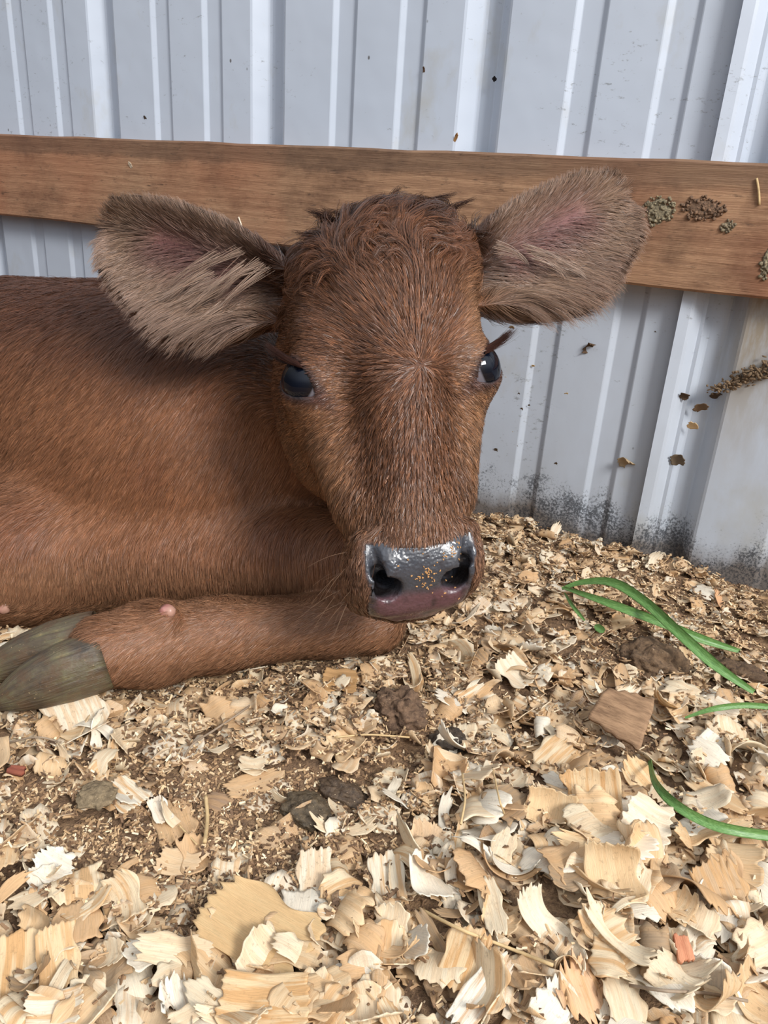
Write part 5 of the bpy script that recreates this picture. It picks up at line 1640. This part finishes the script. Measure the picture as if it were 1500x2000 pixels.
blade([air(1338, 1402, .016), air(1400, 1383, .026), air(1460, 1377, .028), air(1540, 1384, .026)], 0.0038, 'thin green blade running off the right edge')
blade([air(1270, 1485, .016), air(1282, 1530, .026), air(1320, 1572, .030), air(1380, 1606, .030), air(1440, 1622, .030), air(1540, 1636, .028)], 0.0052, 'long curved green blade sweeping off the right edge above the heap', taper=(0.5, 1.0, 1.0))

# ---------------------------------------------------------------- what sticks to the wall and to the board
def flake_on(cx, cy, L, Wd, curl, ang, off, tone, stripe, label, seed, name='stuck_shaving', cat='wood flake', group=None, plane=None, tilt=0.4, rag=0.2):
    gg_ = np.random.default_rng(seed)
    V, Q, G = shaving_mesh(gg_, L, Wd, curl, 12, 11, gg_.normal() * 0.4, 0.4, rag, 0.0005, 0.2)
    a_ = math.radians(ang)
    yv = WALL_Y if plane is None else plane
    # grain turned within the wall plane, lifted edge towards the room
    B = np.array([[math.cos(a_), -math.sin(a_), 0], [0, 0, -1], [math.sin(a_), math.cos(a_), 0]], float)
    T_ = np.array([[1, 0, 0], [0, math.cos(tilt), -math.sin(tilt)], [0, math.sin(tilt), math.cos(tilt)]])
    R = T_ @ B
    P0 = on_plane(cx, cy, 1, yv - off)
    Wv = V @ R.T; mx = Wv[:, 1].max()
    loc = np.array([P0[0], yv - mx + 0.0004, P0[2]])
    o = piece_object(name, V, Q, G, R, loc, M_SH); o.color = (*C(*tone), 0.0)
    return tag(o, label, cat, group)
gst = 'wood flakes stuck to the wall and board'
LPY = WALL_Y - 0.0045          # face of the overlapping sheet
flake_on(1150, 678, 0.022, 0.006, 3.4, 60, 0.004, (112, 88, 66), 0.0, 'brown curled sliver stuck to the wall under the ear', 201, group=gst)
flake_on(1222, 903, 0.020, 0.013, 2.6, 35, 0.006, (196, 172, 138), 0.0, 'tan and white curl stuck to the wall left of the sheet edge', 202, group=gst, tilt=0.7)
flake_on(1322, 900, 0.017, 0.012, 1.5, 20, 0.006, (128, 112, 92), 0.0, 'dull brown flake on the overlapping sheet, lowest of its cluster', 203, group=gst, plane=LPY + 0.004)
flake_on(1352, 833, 0.011, 0.009, 0.8, 10, 0.006, (240, 208, 158), 0.3, 'small pale cream flake on the overlapping sheet', 204, group=gst, plane=LPY + 0.006, tilt=0.6)
flake_on(1368, 797, 0.018, 0.008, 1.4, 30, 0.006, (138, 112, 86), 0.0, 'brown splinter just above the small pale flake', 205, group=gst, plane=LPY + 0.006, tilt=0.6)
flake_on(1335, 775, 0.012, 0.008, 2.0, 70, 0.006, (104, 84, 66), 0.0, 'dark ragged flake left of the brown splinter', 206, group=gst, plane=LPY, tilt=0.6)
flake_on(1400, 775, 0.016, 0.007, 1.6, 10, 0.006, (96, 78, 62), 0.0, 'dark flake where the dirty cobweb begins', 207, group=gst, plane=LPY + 0.01, tilt=0.6)
flake_on(998, 641, 0.006, 0.005, 0.8, 10, 0.003, (160, 130, 88), 0.2, 'tiny triangular flake on the wall above the eyelash', 208, group=gst)
flake_on(888, 268, 0.011, 0.003, 0.8, 62, 0.004, (196, 152, 102), 0.2, 'thin orange splinter on the wall just above the board', 209, group=gst)
flake_on(825, 137, 0.009, 0.002, 0.8, 85, 0.004, (116, 92, 74), 0.2, 'thin dark splinter high on the wall left of the wide rib', 210, group=gst)
flake_on(280, 231, 0.008, 0.0035, 0.8, 100, 0.004, (96, 86, 76), 0.2, 'small dark husk on the wall between the two left ribs', 211, group=gst)
flake_on(963, 153, 0.005, 0.004, 1.2, 40, 0.004, (40, 40, 44), 0.0, 'small black seed in the groove of the wide rib', 212, group=gst, plane=WALL_Y + 0.008)
BPL = BY
flake_on(253, 322, 0.009, 0.005, 0.6, 110, 0.002, (240, 222, 196), 0.1, 'small white flake on the board above the ear', 213, group=gst, plane=BPL)
flake_on(1283, 385, 0.003, 0.0015, 0.6, 90, 0.002, (240, 210, 160), 0.1, 'tiny cream crumb on the board beside the ear tip', 214, group=gst, plane=BPL)
WL = {(985, 738): 'dark speck on the wall close beside the right-hand eye', (1012, 770): 'cream crumb on the wall, top of the column beside the face', (1018, 800): 'dark elongated crumb low in the column beside the face', (1032, 792): 'tiny crumb on the dark groove line beside the face', (1105, 770): 'pale crumb alone on the wall between two fine grooves', (1085, 907): 'thin upright splinter on the wall above the black mould', (968, 880): 'dark upright splinter on the wall close to the cheek', (1008, 872): 'small speck on the bright groove line above the mould', (1040, 715): 'dark speck on the wall above the column of crumbs', (1278, 650): 'pale speck on the wall in the shade under the board', (1000, 845): 'small crumb at the bottom of the column beside the face'}
for (x, y, a_, l_) in ((985, 738, 20, .004), (1012, 770, 50, .004), (1018, 800, 85, .005), (1032, 792, 30, .003), (1105, 770, 20, .005), (1085, 907, 90, .006), (968, 880, 95, .007), (1008, 872, 20, .003), (1040, 715, 10, .004), (1278, 650, 50, .004), (1000, 845, 80, .003)):
    flake_on(x, y, l_, l_ * 0.5, 0.5, a_, 0.002, (206, 176, 130) if (x + y) % 2 else (100, 84, 66), 0.0, WL[(x, y)], 300 + x, name='wall_crumb', cat='crumb', group='crumbs stuck to the wall right of the face')
def bstraw(x0, y0, x1, y1, r, label, col=M_STRAW):
    a_ = on_plane(x0, y0, 1, BY - 0.001); b_ = on_plane(x1, y1, 1, BY - 0.001)
    tube('straw', smooth_path([a_, (a_ + b_) / 2 + np.array([0.0006, -0.0006, 0]), b_], 8), r, col, label, 'straw')
bstraw(1478, 348, 1483, 400, 0.0009, 'short upright straw stuck to the board near its right end')
bstraw(466, 424, 476, 453, 0.0008, 'short white straw on the board between ear and poll', simple('pale_straw', lin(232, 214, 190)))
# splashes of dried mud on the board
M_MUD = None
def splat(cx, cy, rx, rz, seed, label, plane=None, n=70, col=(128, 112, 88)):
    gg_ = np.random.default_rng(seed)
    P0 = on_plane(cx, cy, 1, BY if plane is None else plane)
    SV, SQ = sphere_mesh(9, 6)
    V = []; Q = []; b_ = 0
    # one crusted sheet that holds the crumbs together
    bv, bq = sphere_mesh(40, 20)
    r_ = 1 + 0.35 * vnoise(bv, 3.0, seed) + 0.25 * vnoise(bv, 7.0, seed + 1)
    V.append(bv * r_[:, None] * np.array([rx * 0.8, 0.0010, rz * 0.8])); Q.append(bq); b_ += len(bv)
    for i in range(n):
        a_ = gg_.uniform(0, 6.28); rr = math.sqrt(gg_.random()) * 1.15
        s_ = gg_.uniform(0.0005, 0.0016)
        c_ = np.array([rx * rr * math.cos(a_), -0.0006, rz * rr * math.sin(a_)])
        V.append(SV * (1 + 0.4 * vnoise(SV, 2.0, seed + i))[:, None] * s_ + c_); Q.append(SQ + b_); b_ += len(SV)
    m, nt, lk, P = mat_new('dried_mud')
    geo = nt.new('ShaderNodeNewGeometry'); n1 = noise(nt, lk, geo.outputs['Position'], 500, 5, 0.7)
    c = ramp(nt, [(0.35, lin(*[k_ * 0.6 for k_ in col])), (0.65, lin(*[min(255, k_ * 1.25) for k_ in col]))]); lk.new(n1.outputs[0], c.inputs[0]); lk.new(c.outputs[0], P.inputs['Base Color'])
    P.inputs['Roughness'].default_value = 0.9; lk.new(bump(nt, lk, n1.outputs[0], 0.9, 0.001), P.inputs['Normal'])
    o = fast_quads('dried_mud', np.concatenate(V), np.concatenate(Q), m); o.location = P0
    return tag(o, label, 'dried mud')
splat(1287, 412, 0.0125, 0.010, 501, 'grey crumbly mud splash on the board touching the ear tip', col=(134, 122, 98))
splat(1372, 408, 0.0150, 0.008, 511, 'wider brown mud splash on the board right of the grey one', col=(118, 92, 72))
splat(1422, 442, 0.0050, 0.004, 521, 'smallest mud splash on the board', n=20, col=(128, 114, 92))
splat(1497, 515, 0.0040, 0.011, 531, 'mud splash on the board cut by the right edge', n=30, col=(134, 122, 98))
# dirty cobweb of dust and chaff trailing across the overlapping sheet
gg_ = np.random.default_rng(640)
V = []; Q = []; b_ = 0
SV, SQ = sphere_mesh(8, 5)
path = [(1392, 765), (1420, 752), (1450, 738), (1480, 728), (1520, 715), (1560, 700)]
for i in range(420):
    s = gg_.random() ** 0.8 * (len(path) - 1); k_ = int(s); f_ = s - k_
    x = path[k_][0] * (1 - f_) + path[k_ + 1][0] * f_; y = path[k_][1] * (1 - f_) + path[k_ + 1][1] * f_
    spread = 5 + 16 * s / 5
    P0 = on_plane(x + gg_.normal() * 8, y + gg_.normal() * spread * 0.6, 1, WALL_Y - 0.010 + gg_.normal() * 0.0035)
    sc3 = np.array([gg_.uniform(0.0006, 0.0028), gg_.uniform(0.0005, 0.0012), gg_.uniform(0.0005, 0.0012)])
    a_ = gg_.uniform(-1.2, 1.0); Ry = np.array([[math.cos(a_), 0, -math.sin(a_)], [0, 1, 0], [math.sin(a_), 0, math.cos(a_)]])
    V.append((SV * sc3) @ Ry.T + P0); Q.append(SQ + b_); b_ += len(SV)
web = fast_quads('chaff_cobweb', np.concatenate(V), np.concatenate(Q), simple('chaff', lin(120, 98, 74), 0.9))
tag(web, 'brown chaff caught in a cobweb trailing over the overlapping wall sheet', 'cobweb', kind='stuff')
# sawdust stuck to the wet nose
nw = c2w(NV); npx = np.stack([NV[:, 0] / NV[:, 2] * F + 750, NV[:, 1] / NV[:, 2] * F + 1000], 1)
gg_ = np.random.default_rng(9)
V = []; Q = []; b_ = 0
bx = np.array([(-1, -1, -1), (1, -1, -1), (1, 1, -1), (-1, 1, -1), (-1, -1, 1), (1, -1, 1), (1, 1, 1), (-1, 1, 1)], float)
for i in range(95):
    s_ = gg_.random()
    tx = 818 + 78 * s_ + gg_.normal() * 9; ty = 1140 - 70 * s_ + gg_.normal() * 9
    if i % 6 == 0: tx = gg_.uniform(720, 905); ty = gg_.uniform(1080, 1195)
    d2_ = ((npx - (tx, ty)) ** 2).sum(1); k_ = int(d2_.argmin())
    if d2_[k_] > 60: continue
    a3 = unit(gg_.normal(size=3)); b3 = unit(np.cross(a3, gg_.normal(size=3))); c3 = np.cross(a3, b3)
    sc3 = np.array([gg_.uniform(.0003, .0008), gg_.uniform(.0002, .0004), .0002])
    V.append((bx * sc3) @ np.stack([a3, b3, c3]) + nw[k_] + (NN[k_] @ RW.T) * 0.0002); Q.append(fq + b_); b_ += 8
nc = fast_quads('sawdust', np.concatenate(V), np.concatenate(Q), simple('orange_sawdust', lin(196, 146, 92), 0.8), smooth=False)
tag(nc, 'orange sawdust crumbs stuck across the wet nose of the calf', 'sawdust', kind='stuff')
print('done', round(_t.time() - _t0, 1))
